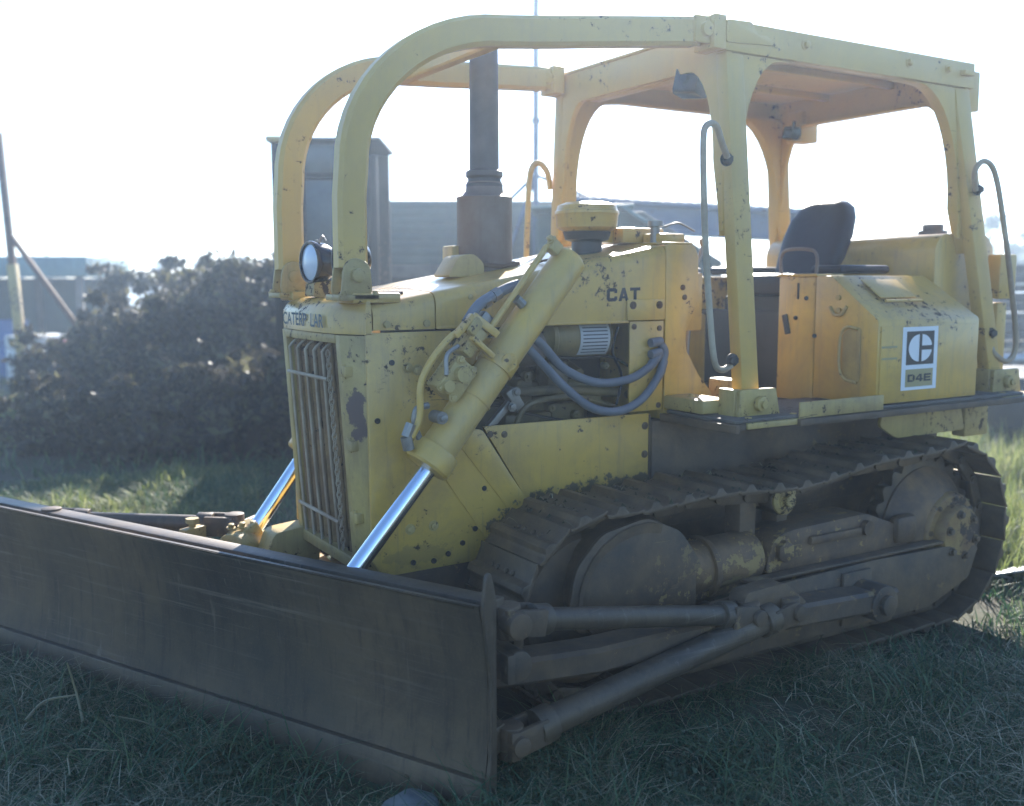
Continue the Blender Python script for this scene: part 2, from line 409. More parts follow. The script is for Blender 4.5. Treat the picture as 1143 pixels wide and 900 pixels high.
GLYPH = {   # heavy block letters as convex pieces in a unit box
 'C': [[(0, .18), (.18, 0), (.30, .26), (.30, .74), (.18, 1), (0, .82)], [(.18, 0), (.82, 0), (1, .12), (.72, .26), (.30, .26)], [(.18, 1), (.30, .74), (.72, .74), (1, .88), (.82, 1)], [(.72, .26), (1, .12), (1, .38), (.72, .38)], [(.72, .74), (.72, .62), (1, .62), (1, .88)]],
 'A': [[(0, 0), (.30, 0), (.58, .78), (.62, 1), (.36, 1)], [(.70, 0), (1, 0), (.64, 1), (.40, 1), (.46, .72)], [(.25, .2), (.75, .2), (.70, .38), (.30, .38)]],
 'T': [[(0, .76), (1, .76), (1, 1), (0, 1)], [(.35, 0), (.65, 0), (.65, .77), (.35, .77)]],
 'D': [[(0, 0), (.28, 0), (.28, 1), (0, 1)], [(.27, 0), (.75, 0), (.62, .24), (.27, .24)], [(.27, .76), (.62, .76), (.75, 1), (.27, 1)], [(.75, 0), (1, .25), (1, .75), (.75, 1), (.70, .70), (.70, .30)]],
 '4': [[(.55, 0), (.84, 0), (.84, 1), (.55, 1)], [(0, .20), (1, .20), (1, .42), (0, .42)], [(0, .40), (.28, .40), (.70, 1), (.50, 1)]],
 'E': [[(0, 0), (.28, 0), (.28, 1), (0, 1)], [(.27, 0), (1, 0), (1, .23), (.27, .23)], [(.27, .39), (.92, .39), (.92, .61), (.27, .61)], [(.27, .77), (1, .77), (1, 1), (.27, 1)]],
}
def block_text(body, name, m, parent, origin, xdir, updir, height, width, gap=0.12, off=0.0012):
    X = Vector(xdir).normalized(); U = Vector(updir).normalized(); Nn = X.cross(U); n = len(body)
    cw = width / (n + gap * (n - 1)); mb = MB()
    for i, ch in enumerate(body):
        for piece in GLYPH[ch]:
            vs = [Vector(origin) + X * (i * cw * (1 + gap) + a * cw) + U * (b * height) + Nn * off for a, b in piece]
            off += 0.00002
            mb.raw(vs, [tuple(range(len(vs)))])
    return mb.build(name, m, parent, False)

# ------------------------------------------------------------------ ground
def hump(x, y):
    return 0.025 * math.sin(x * 1.3 + 0.5) * math.sin(y * 1.1) + 0.012 * math.sin(x * 4.1) * math.sin(y * 3.7 + 1)
def ground_z(x, y):
    d = math.hypot(x, y)
    return -0.03 + hump(x, y) * min(1, 1.0) - 0.00 * d
def axis_pts():
    a = [-900, -500, -250, -120, -60, -40, -30, -22, -16, -12, -10]
    v = -8.0
    while v <= 8.01: a.append(v); v += 0.16
    a += [10, 12, 16, 22, 30, 60, 120, 250, 500, 900]
    return a
A_ = axis_pts()
vs = [(x, y, ground_z(x, y) if abs(x) < 60 and abs(y) < 60 else -0.03) for x in A_ for y in A_]
n_ = len(A_)
fs = [(i * n_ + j, (i + 1) * n_ + j, (i + 1) * n_ + j + 1, i * n_ + j + 1) for i in range(n_ - 1) for j in range(n_ - 1)]
me = bpy.data.meshes.new('ground'); me.from_pydata(vs, [], fs)
for p_ in me.polygons: p_.use_smooth = True
me.materials.append(M['grass_top'])
g_ = bpy.data.objects.new('ground', me); col.objects.link(g_); tag(g_, kind='structure')

# ================================================================== BULLDOZER
dz = empty('bulldozer', (0, 0, 0))
tag(dz, 'old faded yellow crawler bulldozer with open canopy and angled rusty blade, standing in the grass', 'bulldozer')
KEEP_WHOLE = {'track_chain', 'printed_lines', 'track_shoe', 'hanging_chain', 'work_lamp'}
def Ps(name, mb, m, parent=dz, label=None):
    """link a part; pieces that do not touch each other become parts of their own"""
    bm = mb.bm
    if name in KEEP_WHOLE:
        return mb.build(name, M[m], parent)
    bm.verts.ensure_lookup_table(); bm.verts.index_update()
    isl = [-1] * len(bm.verts); boxes = []
    for v in bm.verts:
        if isl[v.index] >= 0: continue
        k = len(boxes); st_ = [v]; isl[v.index] = k; lo = [1e9] * 3; hi = [-1e9] * 3
        while st_:
            a = st_.pop()
            for i in range(3): lo[i] = min(lo[i], a.co[i]); hi[i] = max(hi[i], a.co[i])
            for e in a.link_edges:
                b = e.other_vert(a)
                if isl[b.index] < 0: isl[b.index] = k; st_.append(b)
        boxes.append((lo, hi))
    par = list(range(len(boxes)))
    def find(i):
        while par[i] != i: i = par[i]
        return i
    for i in range(len(boxes)):
        for j in range(i):
            if all(boxes[i][0][q] - 0.012 < boxes[j][1][q] and boxes[j][0][q] - 0.012 < boxes[i][1][q] for q in range(3)): par[find(i)] = find(j)
    roots = sorted({find(i) for i in range(len(boxes))})
    if len(roots) == 1:
        o = mb.build(name, M[m], parent)
        if label: o['label'] = label
        return o
    first = None
    cl = [find(k) for k in isl]
    for r in roots:
        t = bm.copy(); t.verts.ensure_lookup_table()
        bmesh.ops.delete(t, geom=[t.verts[i] for i in range(len(cl)) if cl[i] != r], context='VERTS')
        x = MB(); x.bm.free(); x.bm = t
        o = x.build(name, M[m], parent)
        if first is None: first = o
    bm.free()
    return first
def hz(x): return 1.600 + 0.172 * (1.5 - x)      # hood side top height
HW = 0.43

# --- hood: shells with real gaps between them
def hood_sec(x, zb, w=HW, t=None):
    zt = hz(x)
    pts = [(w, zb), (w, zt - 0.05)]
    for k in range(1, 6):
        a = k / 6 * math.pi / 2
        pts.append((w - 0.05 * (1 - math.cos(a)), zt - 0.05 + 0.05 * math.sin(a)))
    pts += [(w - 0.05, zt), (0.15, zt + 0.012)]
    full = pts + [(-y, z) for y, z in pts[::-1]]
    return [V(x, y, z) for y, z in full]
mb = MB(); mb.loft([hood_sec(1.524, 1.497), hood_sec(1.262, 1.497)]); Ps('hood_front_panel', mb, 'yellow')
mb = MB(); mb.loft([hood_sec(1.256, 1.500), hood_sec(0.094, 1.510)])
mb.b6(0.30, 1.255, HW - 0.012, HW + 0.003, 1.496, 1.508)
Ps('hood', mb, 'yellow')
# raised seam strap, latch studs
mb = MB()
mb.bolt((1.10, HW, 1.62), (0, 1, 0), 0.008, 0.006)
for x, z in ((1.47, 1.52), (1.30, 1.52)): mb.cyl((x, HW - 0.01, z), (x, HW + 0.012, z), 0.014, seg=14)
Ps('hood_latch', mb, 'yellow_worn')
# --- nose casting with chamfered corners and rounded top
def nose_plan(z, lean=0.0):
    return [(1.53, -HW), (1.555 - lean, -HW), (1.625 - lean, -0.30), (1.64 - lean, 0.0), (1.625 - lean, 0.30), (1.555 - lean, HW), (1.53, HW)]
secs = []
for z, ins in ((1.482, 0.0), (1.560, 0.0), (1.590, 0.02), (1.612, 0.05), (1.618, 0.085)):
    s = []
    for (x, y) in nose_plan(z):
        k = (x - 1.53) / 0.11
        s.append(V(1.53 + max(0, (x - 1.53) - ins * k * 1.2), y * (1 - (ins * 0.5 if abs(y) > 0.2 else 0)), z if k < 0.05 and z > 1.6 else z))
    secs.append(s)
mb = MB(); mb.loft(secs); mb.b6(1.40, 1.60, 0.25, 0.42, 1.60, 1.640, 0.01); mb.b6(1.40, 1.60, -0.42, -0.25, 1.60, 1.640, 0.01)
Ps('nose_casting', mb, 'yellow')
text_mesh('CATERP  LAR', 'front_lettering', M['letter_worn'], dz, (1.6315, -0.25, 1.502), (0.0, 1, 0), (0, 0, 1), 0.054, 0.47, bold=0.02, depth_out=0.012)
# --- radiator guard: side walls, front columns
def side_outline():
    return [(1.555, 1.488), (1.19, 1.488), (1.17, 1.30), (1.13, 1.13), (1.03, 1.04), (0.80, 0.72), (0.92, 0.55), (1.10, 0.535), (1.50, 0.53), (1.545, 0.60)]
mb = MB()
for s in (1, -1):
    mb.prism(side_outline(), 'y', s * (HW - 0.014), s * HW, 0.002)
Ps('radiator_guard', mb, 'yellow')
mb = MB()
for s in (1, -1):
    pl = [(1.552, s * HW), (1.622, s * 0.33), (1.622, s * 0.285), (1.54, s * 0.285), (1.52, s * (HW - 0.02))]
    A = [V(x, y, 1.478) for x, y in pl]; B = [V(x - 0.055, y, 0.545) for x, y in pl]
    mb.loft([A, B], bev=0.004)
mb.bar((1.60, -0.29, 1.462), (1.60, 0.29, 1.462), 0.05, 0.035)
mb.bar((1.545, -0.29, 0.56), (1.545, 0.29, 0.56), 0.05, 0.05)
Ps('guard_column', mb, 'yellow_worn')
# weld plates, seams, bolts on the guard side
mb = MB()
p1 = [(1.36, 1.20), (1.30, 1.255), (1.22, 1.25), (1.155, 1.235), (1.12, 1.125), (1.03, 1.03), (0.88, 0.80), (0.96, 0.62), (1.02, 0.60), (1.25, 0.93), (1.345, 1.07), (1.365, 1.14)]
mb.prism(rounded(p1, 0.03), 'y', HW, HW + 0.005, 0.002)
mb.prism(rounded([(1.19, 1.06), (1.06, 1.09), (0.84, 0.76), (0.90, 0.70)], 0.03), 'y', HW + 0.005, HW + 0.010, 0.002)
Ps('reinforcement_plate', mb, 'yellow')
mb = MB()
for (u, v) in ((455, 411), (466, 413), (458, 591), (484, 587), (463, 466)):
    q = at(u, v, 'y', HW + 0.001); mb.bolt((q.x, HW, q.z), (0, 1, 0), 0.015, 0.014)
Ps('guard_bolt', mb, 'yellow_worn')
mb = MB()
for (u, v) in ((437, 405), (500, 618), (516, 606), (530, 590), (461, 628), (484, 626), (421, 470), (540, 545)):
    q = at(u, v, 'y', HW + 0.001); mb.cyl((q.x, HW + 0.001, q.z), (q.x, HW + 0.0075, q.z), 0.011, seg=16)
Ps('bolt_hole', mb, 'black')
# dented crankcase guard below
mb = MB(); mb.prism(rounded([(1.46, 0.54), (0.70, 0.60), (0.70, 0.34), (1.20, 0.36), (1.42, 0.44)], 0.05), 'y', -0.40, 0.405, 0.01)
Ps('belly_guard', mb, 'dirty')
# --- grille
gx = lambda z: 1.585 - 0.055 * (1.478 - z) / 0.93
mb = MB(); mb.loft([[V(1.50, -0.28, 1.47), V(1.50, 0.28, 1.47), V(1.49, 0.28, 1.47), V(1.49, -0.28, 1.47)],
                    [V(1.45, -0.28, 0.55), V(1.45, 0.28, 0.55), V(1.44, 0.28, 0.55), V(1.44, -0.28, 0.55)]])
Ps('radiator_core', mb, 'dark')
for k in range(6):
    y = -0.235 + k * 0.094
    mb = MB()
    a = [V(1.595, y - 0.036, 1.445), V(1.565, y, 1.445), V(1.595, y + 0.036, 1.445), V(1.590, y + 0.038, 1.445), V(1.557, y, 1.445), V(1.590, y - 0.038, 1.445)]
    b = [q + V(-0.052, 0, -0.87) for q in a]
    mb.loft([a, b]); Ps('grille_slat', mb, 'grille')
for k in range(5):
    y = -0.20 + k * 0.096
    mb = MB(); mb.tube([(1.60, y, 1.44), (1.632, y, 1.41), (1.632, y, 1.36), (1.607, y, 0.95), (1.582, y, 0.60)], 0.0065, 8, 4); Ps('grille_rod', mb, 'rail')
for z in (1.30, 0.72):
    mb = MB(); mb.tube([(gx(z) + 0.055, -0.24, z), (gx(z) + 0.055, 0.22, z)], 0.008, 8, 0); Ps('grille_rod', mb, 'rail')
mb = MB()      # chain hanging down the grille
for k in range(34):
    z = 1.40 - k * 0.0235; x = gx(z) + 0.052
    c = V(x, 0.235, z); ring = []
    wdir = V(0, 1, 0) if k % 2 else V(1, 0, 0)
    for j in range(9):
        a = j / 8 * 2 * math.pi; ring.append(c + wdir * (0.009 * math.cos(a)) + V(0, 0, 1) * (0.017 * math.sin(a)))
    mb.tube(ring, 0.0032, 5, 0)
Ps('hanging_chain', mb, 'rail')
mb = MB()
for z in (1.34, 1.05, 0.76):
    mb.cyl((gx(z) + 0.03, 0.335, z - 0.03), (gx(z) + 0.03, 0.335, z + 0.03), 0.011, seg=12); mb.b6(gx(z) - 0.0, gx(z) + 0.04, 0.30, 0.37, z - 0.02, z + 0.02, 0.003)
Ps('grille_hinge', mb, 'yellow_worn')

# --- engine compartment
mb = MB(); mb.b6(0.20, 1.15, -0.36, 0.10, 0.60, 1.48, 0.02); Ps('engine_block', mb, 'dark')
mb = MB()
mb.b6(0.35, 1.02, 0.10, 0.20, 0.95, 1.16, 0.015); mb.b6(0.42, 0.60, 0.20, 0.27, 1.04, 1.14, 0.01); mb.b6(0.62, 0.86, 0.18, 0.30, 1.05, 1.11, 0.01)
for k in range(5): mb.cyl((0.42 + k * 0.13, 0.10, 1.30), (0.42 + k * 0.13, 0.22, 1.26), 0.028, seg=14)
mb.cyl((0.28, 0.22, 1.20), (0.95, 0.22, 1.22), 0.035)
Ps('engine_manifold', mb, 'engine')
mb = MB(); mb.lathe((0.345, 0.30, 1.435), (1, 0, 0), [(0, 0.0), (0, 0.08), (0.02, 0.094), (0.30, 0.094), (0.305, 0.099), (0.325, 0.099), (0.33, 0.09), (0.37, 0.06), (0.37, 0)])
oil = Ps('filter_canister', mb, 'engine', label='yellow filter canister with a printed plate')
mb = MB()
def arc_panel(x0, x1, a0, a1, r, c=(0.30, 1.435)):
    vs, fs = [], []
    for i in range(9):
        a = a0 + (a1 - a0) * i / 8
        for x in (x0, x1): vs.append((x, c[0] + r * math.cos(a), c[1] + r * math.sin(a)))
    for i in range(8): fs.append((2 * i, 2 * i + 1, 2 * i + 3, 2 * i + 2))
    return vs, fs
mb.raw(*arc_panel(0.375, 0.535, R_(-50), R_(45), 0.0975)); Ps('instruction_plate', mb, 'plate_white', oil)
mb = MB()
for k in range(9):
    a = R_(38 - k * 9.5); mb.raw(*arc_panel(0.388, 0.522, a, a - R_(3.2), 0.0985))
Ps('printed_lines', mb, 'plate_ink', oil)
mb = MB(); mb.lathe((0.70, 0.31, 1.40), (1, 0, 0), [(0, 0), (0, 0.07), (0.02, 0.085), (0.17, 0.085), (0.19, 0.06), (0.19, 0)]); Ps('fuel_filter', mb, 'muffler')
mb = MB(); mb.tube([at(575, 475, 'y', .38), at(590, 452, 'y', .40), at(630, 443, 'y', .39), at(665, 448, 'y', .36), at(700, 460, 'y', .32)], 0.013, 8)
mb.tube([at(560, 438, 'y', .33), at(620, 436, 'y', .33), at(690, 438, 'y', .30)], 0.022, 10); Ps('engine_pipe', mb, 'engine')
mb = MB(); q = at(572, 445, 'y', 0.40); mb.box(q, (0.05, 0.06, 0.10), Matrix.Rotation(0.6, 3, 'Y'), 0.01); mb.bolt(q + V(0, 0.03, 0.03), (0, 1, 0)); mb.bolt(q + V(0.02, 0.03, -0.03), (0, 1, 0)); mb.bar(q, at(545, 478, 'y', .40), 0.03, 0.03); Ps('fuel_pump', mb, 'fitting')
for pts_ in ([(545, 372), (560, 392), (556, 420), (575, 440)], [(600, 395), (640, 400), (680, 398), (704, 410)], [(520, 470), (545, 452), (590, 462), (640, 470), (700, 466)], [(690, 365), (684, 392), (694, 420), (688, 452)], [(552, 380), (600, 372), (650, 369)]):
    mb = MB(); mb.tube([at(u, v, 'y', 0.345 + 0.012 * (i % 2)) for i, (u, v) in enumerate(pts_)], 0.0065, 7, 6); Ps('engine_cable', mb, 'black')
mb = MB()
for (u, v, r) in ((566, 402, .03), (585, 420, .022), (640, 462, .02), (612, 455, .018), (700, 440, .02), (672, 408, .015)):
    q = at(u, v, 'y', .33); mb.cyl(q, q + V(0, 0.035, 0), r, seg=16, bev=0.004); mb.bolt(q + V(0, 0.035, 0), (0, 1, 0), r * 0.5, 0.012)
Ps('engine_fitting', mb, 'engine')
mb = MB(); mb.b6(0.55, 0.66, 0.22, 0.33, 1.20, 1.33, 0.015); mb.b6(0.72, 0.80, 0.20, 0.30, 1.12, 1.26, 0.01); mb.b6(0.36, 0.46, 0.24, 0.32, 1.12, 1.20, 0.01); Ps('engine_cover', mb, 'engine')
# lower side panels
mb = MB()
for s in (1, -1): mb.prism([(1.045, 1.092), (0.178, 1.086), (0.178, 0.74), (0.62, 0.74), (0.80, 0.71)], 'y', s * (HW - 0.012), s * (HW - 0.001), 0.002)
Ps('engine_side_panel', mb, 'yellow')
mb = MB()
for (u, v) in ((547, 485), (563, 485)):
    q = at(u, v, 'y', HW); mb.bolt((q.x, HW - 0.002, q.z), (0, 1, 0), 0.010, 0.006)
for z in (1.03, 0.90): mb.bolt((0.20, HW - 0.002, z), (0, 1, 0), 0.012, 0.01)
mb.b6(0.168, 0.176, HW - 0.02, HW + 0.004, 0.74, 1.08)
Ps('panel_bolt', mb, 'dirty')
# access plate with bolts at the rear of the opening
mb = MB()
for s in (1, -1):
    mb.prism([(0.292, 1.503), (0.100, 1.503), (0.100, 1.098), (0.292, 1.098)], 'y', s * (HW - 0.012), s * HW, 0.002)
mb.b6(0.105, 0.315, HW + 0.003, HW + 0.010, 1.508, 1.60)
Ps('access_plate', mb, 'yellow')
mb = MB()
for x, z in ((0.27, 1.48), (0.27, 1.12), (0.125, 1.12), (0.125, 1.47)): mb.bolt((x, HW, z), (0, 1, 0), 0.009, 0.006)
for x in (0.285, 0.135): mb.bolt((x, HW + 0.010, 1.575), (0, 1, 0), 0.012, 0.008)
Ps('plate_bolt', mb, 'rust')
# firewall / dash cowl
mb = MB()
cow = [(0.090, 1.845), (-0.075, 1.845), (-0.10, 1.80), (-0.105, 1.62), (-0.07, 1.52), (-0.03, 1.44), (-0.04, 1.36), (-0.12, 1.24), (-0.20, 1.16), (-0.20, 1.02), (0.090, 1.02)]
for s in (1, -1): mb.prism(rounded(cow, 0.015), 'y', s * (HW - 0.015), s * HW, 0.003)
mb.b6(0.02, 0.088, -HW + 0.016, HW - 0.016, 1.05, 1.84, 0.003)
mb.b6(-0.075, 0.088, -HW + 0.01, HW - 0.01, 1.846, 1.856, 0.003)
Ps('dash_cowl', mb, 'yellow')
mb = MB(); mb.b6(-0.09, 0.16, 0.02, 0.20, 1.857, 1.93, 0.012); mb.b6(-0.10, 0.06, 0.22, 0.34, 1.857, 1.90, 0.01)
mb.cyl((0.20, 0.10, 1.86), (0.20, 0.10, 1.935), 0.05); Ps('instrument_housing', mb, 'yellow')
mb = MB(); mb.cyl((0.05, 0.30, 1.85), (0.05, 0.30, 1.93), 0.022); mb.cyl((0.05, 0.30, 1.93), (0.05, 0.30, 1.955), 0.035, seg=16)
mb.tube([(0.02, 0.33, 1.93), (-0.04, 0.36, 1.945), (-0.12, 0.38, 1.91)], 0.005, 6); Ps('filler_cap', mb, 'fitting')
mb = MB()
for (u, v) in ((764, 332), (762, 321)):
    q = at(u, v, 'y', HW); mb.bolt((q.x, HW, q.z), (0, 1, 0), 0.009, 0.006)
Ps('cowl_bolt', mb, 'rust')
block_text('CAT', 'side_lettering', M['letter'], dz, at(677, 337, 'y', HW) , (-1, 0, 0.02), (0, 0, 1), 0.058, 0.185)

# --- exhaust
ex = V(0.785, 0.0, 0)
mb = MB(); mb.lathe((0.785, 0, 1.70), (0, 0, 1), [(0, 0.0), (0, 0.145), (0.05, 0.145), (0.055, 0.124), (0.34, 0.124), (0.352, 0.128), (0.362, 0.10), (0.38, 0.085), (0.42, 0.08), (0.42, 0)])
Ps('muffler', mb, 'muffler')
mb = MB(); mb.lathe((0.785, 0, 2.09), (0, 0, 1), [(0, 0.066), (0.0, 0.082), (0.02, 0.084), (0.03, 0.074), (0.045, 0.074), (0.055, 0.083), (0.075, 0.083), (0.085, 0.066), (0.66, 0.063), (0.66, 0.056), (0.60, 0.054), (0.60, 0.0)])
Ps('exhaust_pipe', mb, 'stack')
mb = MB()
mb.tube([(0.785 + 0.15 * math.cos(a), 0.15 * math.sin(a), 1.755 + 0.008 * math.sin(3 * a)) for a in [k * math.pi / 8 for k in range(17)]], 0.010, 8, 3)
mb.tube([(0.66, 0.16, 1.752), (0.60, 0.23, 1.775), (0.55, 0.2, 1.77)], 0.006, 6)
mb.bolt((0.72, 0.14, 1.75), (0.2, 1, 0.1)); Ps('muffler_clamp', mb, 'rust')
mb = MB(); mb.prism(rounded([(1.06, 1.70), (0.88, 1.70), (0.88, 1.76), (0.93, 1.80), (1.0, 1.79)], 0.02), 'y', 0.02, 0.16, 0.008); mb.b6(0.86, 0.94, -0.12, -0.02, 1.70, 1.84, 0.01); Ps('lifting_lug', mb, 'yellow_worn')
# --- air cleaner
ac = at(655, 262, 'y', 0.16)
mb = MB(); mb.lathe((ac.x, 0.16, 1.74), (0, 0, 1), [(0, 0.07), (0.12, 0.07), (0.13, 0.10), (0.165, 0.11), (0.17, 0.10), (0.17, 0)]); Ps('air_intake_neck', mb, 'black')
mb = MB(); mb.lathe((ac.x, 0.16, 1.905), (0, 0, 1), [(0, 0.0), (0, 0.105), (0.01, 0.125), (0.02, 0.138), (0.075, 0.143), (0.08, 0.147), (0.092, 0.147), (0.096, 0.140), (0.118, 0.134), (0.132, 0.10), (0.136, 0)], 40); Ps('precleaner_bowl', mb, 'yellow')

# --- headlamps on the nose
def lamp(c, fwd):
    c = V(*c); f = V(*fwd).normalized()
    mb = MB(); mb.lathe(c, f, [(-0.10, 0.0), (-0.10, 0.035), (-0.085, 0.062), (-0.05, 0.080), (0.0, 0.088), (0.012, 0.090), (0.020, 0.086), (0.020, 0.079), (0.010, 0.077), (0.008, 0.0)], 36)
    o = Ps('headlamp', mb, 'lamp_body')
    mb = MB(); mb.lathe(c, f, [(0.009, 0.0765), (0.018, 0.060), (0.024, 0.03), (0.026, 0.0)], 36); Ps('lens', mb, 'glass', o)
    mb = MB(); mb.tube([c + V(-0.03, 0, 0.085), c + V(-0.045, 0, 0.108), c + V(-0.06, 0, 0.09)], 0.006, 6); mb.bolt(c + V(-0.02, 0.0, 0.085), (0, 0, 1), 0.008, 0.01); Ps('lamp_bracket', mb, 'fitting', o)
    mb = MB(); mb.prism(rounded([(c.x - 0.09, 1.62), (c.x + 0.02, 1.62), (c.x + 0.015, c.z - 0.085), (c.x - 0.07, c.z - 0.075)], 0.01), 'y', c.y - 0.05, c.y + 0.05, 0.004)
    Ps('lamp_pedestal', mb, 'yellow_worn', o)
la = at(349, 293, 'x', 1.56); lamp((1.56, la.y, la.z), (1, 0.12, 0.0))
mb = MB(); mb.tube([(1.49, la.y, la.z - 0.03), (1.44, la.y + 0.05, 1.66), (1.40, la.y + 0.12, 1.635), (1.34, 0.30, 1.637)], 0.006, 7, 6); Ps('lamp_cable', mb, 'black')
lb = at(378, 290, 'x', 1.54); lamp((1.52, lb.y + 0.02, lb.z), (1, 0.1, 0))

# --- sweeps (brush guards) from nose to canopy
def sweep_path(s):
    pts = []
    raw = [(1.575, 1.735), (1.575, 1.85), (1.575, 2.00), (1.565, 2.12)]
    for k in range(1, 15):
        a = k / 14 * math.pi / 2
        raw.append((1.565 - 0.60 * (1 - math.cos(a)), 2.12 + 0.535 * math.sin(a)))
    raw += [(0.75, 2.672), (0.50, 2.695), (0.25, 2.717), (0.10, 2.73)]
    for x, z in raw:
        pts.append((x, s * (0.345 + (1.575 - x) / 1.475 * 0.245), z))
    return pts
for s in (1, -1):
    sp = sweep_path(s)
    mb = MB(); mb.rtube(sp, 0.085, 0.118, (0, 1, 0), 0.016); o = Ps('brush_sweep', mb, 'yellow_roof')
    mb = MB()
    foot = rounded([(1.51, 1.63), (1.64, 1.63), (1.625, 1.75), (1.58, 1.775), (1.52, 1.75)], 0.03)
    mb.prism(foot, 'y', s * 0.288, s * 0.302, 0.004)
    mb.prism(foot, 'y', s * 0.390, s * 0.405, 0.004)
    mb.b6(1.49, 1.65, s * 0.27, s * 0.42, 1.612, 1.634, 0.004)
    mb.cyl((1.575, s * 0.28, 1.705), (1.575, s * 0.43, 1.705), 0.026, seg=20, bev=0.003)
    for x in (1.505, 1.635): mb.bolt((x, s * 0.412, 1.634), (0, 0, 1), 0.011, 0.014)
    Ps('sweep_foot', mb, 'yellow_worn', o)
    mb = MB()
    e = sp[-1]
    mb.b6(0.03, 0.13, s * 0.565, s * 0.585, 2.68, 2.79, 0.004); mb.b6(0.03, 0.13, s * 0.625, s * 0.645, 2.68, 2.79, 0.004)
    mb.b6(-0.02, 0.05, s * 0.54, s * 0.67, 2.66, 2.80, 0.006)
    mb.cyl((0.075, s * 0.55, 2.735), (0.075, s * 0.665, 2.735), 0.030, seg=20, bev=0.003)
    Ps('sweep_clevis', mb, 'yellow_roof', o)
mb = MB(); mb.rtube([(0.985, -0.44, 2.62), (0.985, 0.44, 2.62)], 0.06, 0.05, (1, 0, 0)); Ps('sweep_crossbar', mb, 'yellow_roof')

# --- canopy
YC = 0.665; XF = -0.02; XR = -1.74; ZC = 2.783
cp = empty('rops_canopy'); cp.parent = dz
mb = MB(); mb.b6(XR + 0.01, XF - 0.01, -YC + 0.02, YC - 0.02, ZC - 0.022, ZC - 0.010, 0.002); Ps('roof_plate', mb, 'yellow_roof', cp)
for s in (1, -1):
    mb = MB()
    mb.b6(XR, XF, s * (YC - 0.012), s * YC, ZC - 0.125, ZC, 0.003)
    mb.b6(XR, XF, s * (YC - 0.06), s * (YC - 0.013), ZC - 0.125, ZC - 0.115, 0.002)
    o = Ps('side_beam', mb, 'yellow_roof', cp)
    mb = MB()
    for x in (-0.50, -1.22, -1.52): mb.bolt((x, s * YC, ZC - 0.05), (0, s, 0), 0.017, 0.02)
    mb.b6(-1.70, -1.62, s * YC, s * (YC + 0.03), ZC - 0.07, ZC - 0.045, 0.004)
    mb.prism(rounded([(-0.02, 2.783), (-0.16, 2.788), (-0.20, 2.74), (-0.26, 2.74), (-0.30, 2.705), (-0.02, 2.69)], 0.01), 'y', s * YC, s * (YC + 0.008), 0.002)
    Ps('beam_bolt', mb, 'yellow_roof', o)
# front and rear headers with arched lower edge
def arch(w, zt, zb, zleg, leg, r, n=8):
    """outline in (y,z): beam between posts with curved haunches"""
    P = [(-w, zt), (w, zt), (w, zleg)]
    P.append((w - 0.02, zleg))
    for k in range(n + 1):
        a = k / n * math.pi / 2
        P.append((w - leg - r * (1 - math.cos(a)) , zb - r * 2.4 + r * 2.4 * math.sin(a)))
    for k in range(n, -1, -1):
        a = k / n * math.pi / 2
        P.append((-(w - leg - r * (1 - math.cos(a))), zb - r * 2.4 + r * 2.4 * math.sin(a)))
    P.append((-(w - 0.02), zleg)); P.append((-w, zleg))
    return P
mb = MB(); mb.prism(arch(YC - 0.013, ZC - 0.024, 2.61, 1.90, 0.075, 0.17), 'x', XF - 0.050, XF - 0.02, 0.003)
mb.b6(XF - 0.12, XF - 0.051, -0.4, 0.4, 2.605, 2.615, 0.002)
Ps('front_header', mb, 'yellow_roof', cp)
mb = MB(); mb.prism(arch(YC - 0.013, ZC - 0.024, 2.60, 1.90, 0.075, 0.17), 'x', XR + 0.03, XR + 0.060, 0.003)
mb.b6(XR + 0.061, XR + 0.12, -0.4, 0.4, 2.595, 2.605, 0.002); Ps('rear_header', mb, 'yellow_roof', cp)
for y in (-0.25, 0.2): 
    mb = MB(); mb.b6(XR + 0.05, XF - 0.04, y - 0.02, y + 0.02, ZC - 0.06, ZC - 0.024, 0.002); Ps('roof_rib', mb, 'yellow_roof', cp)
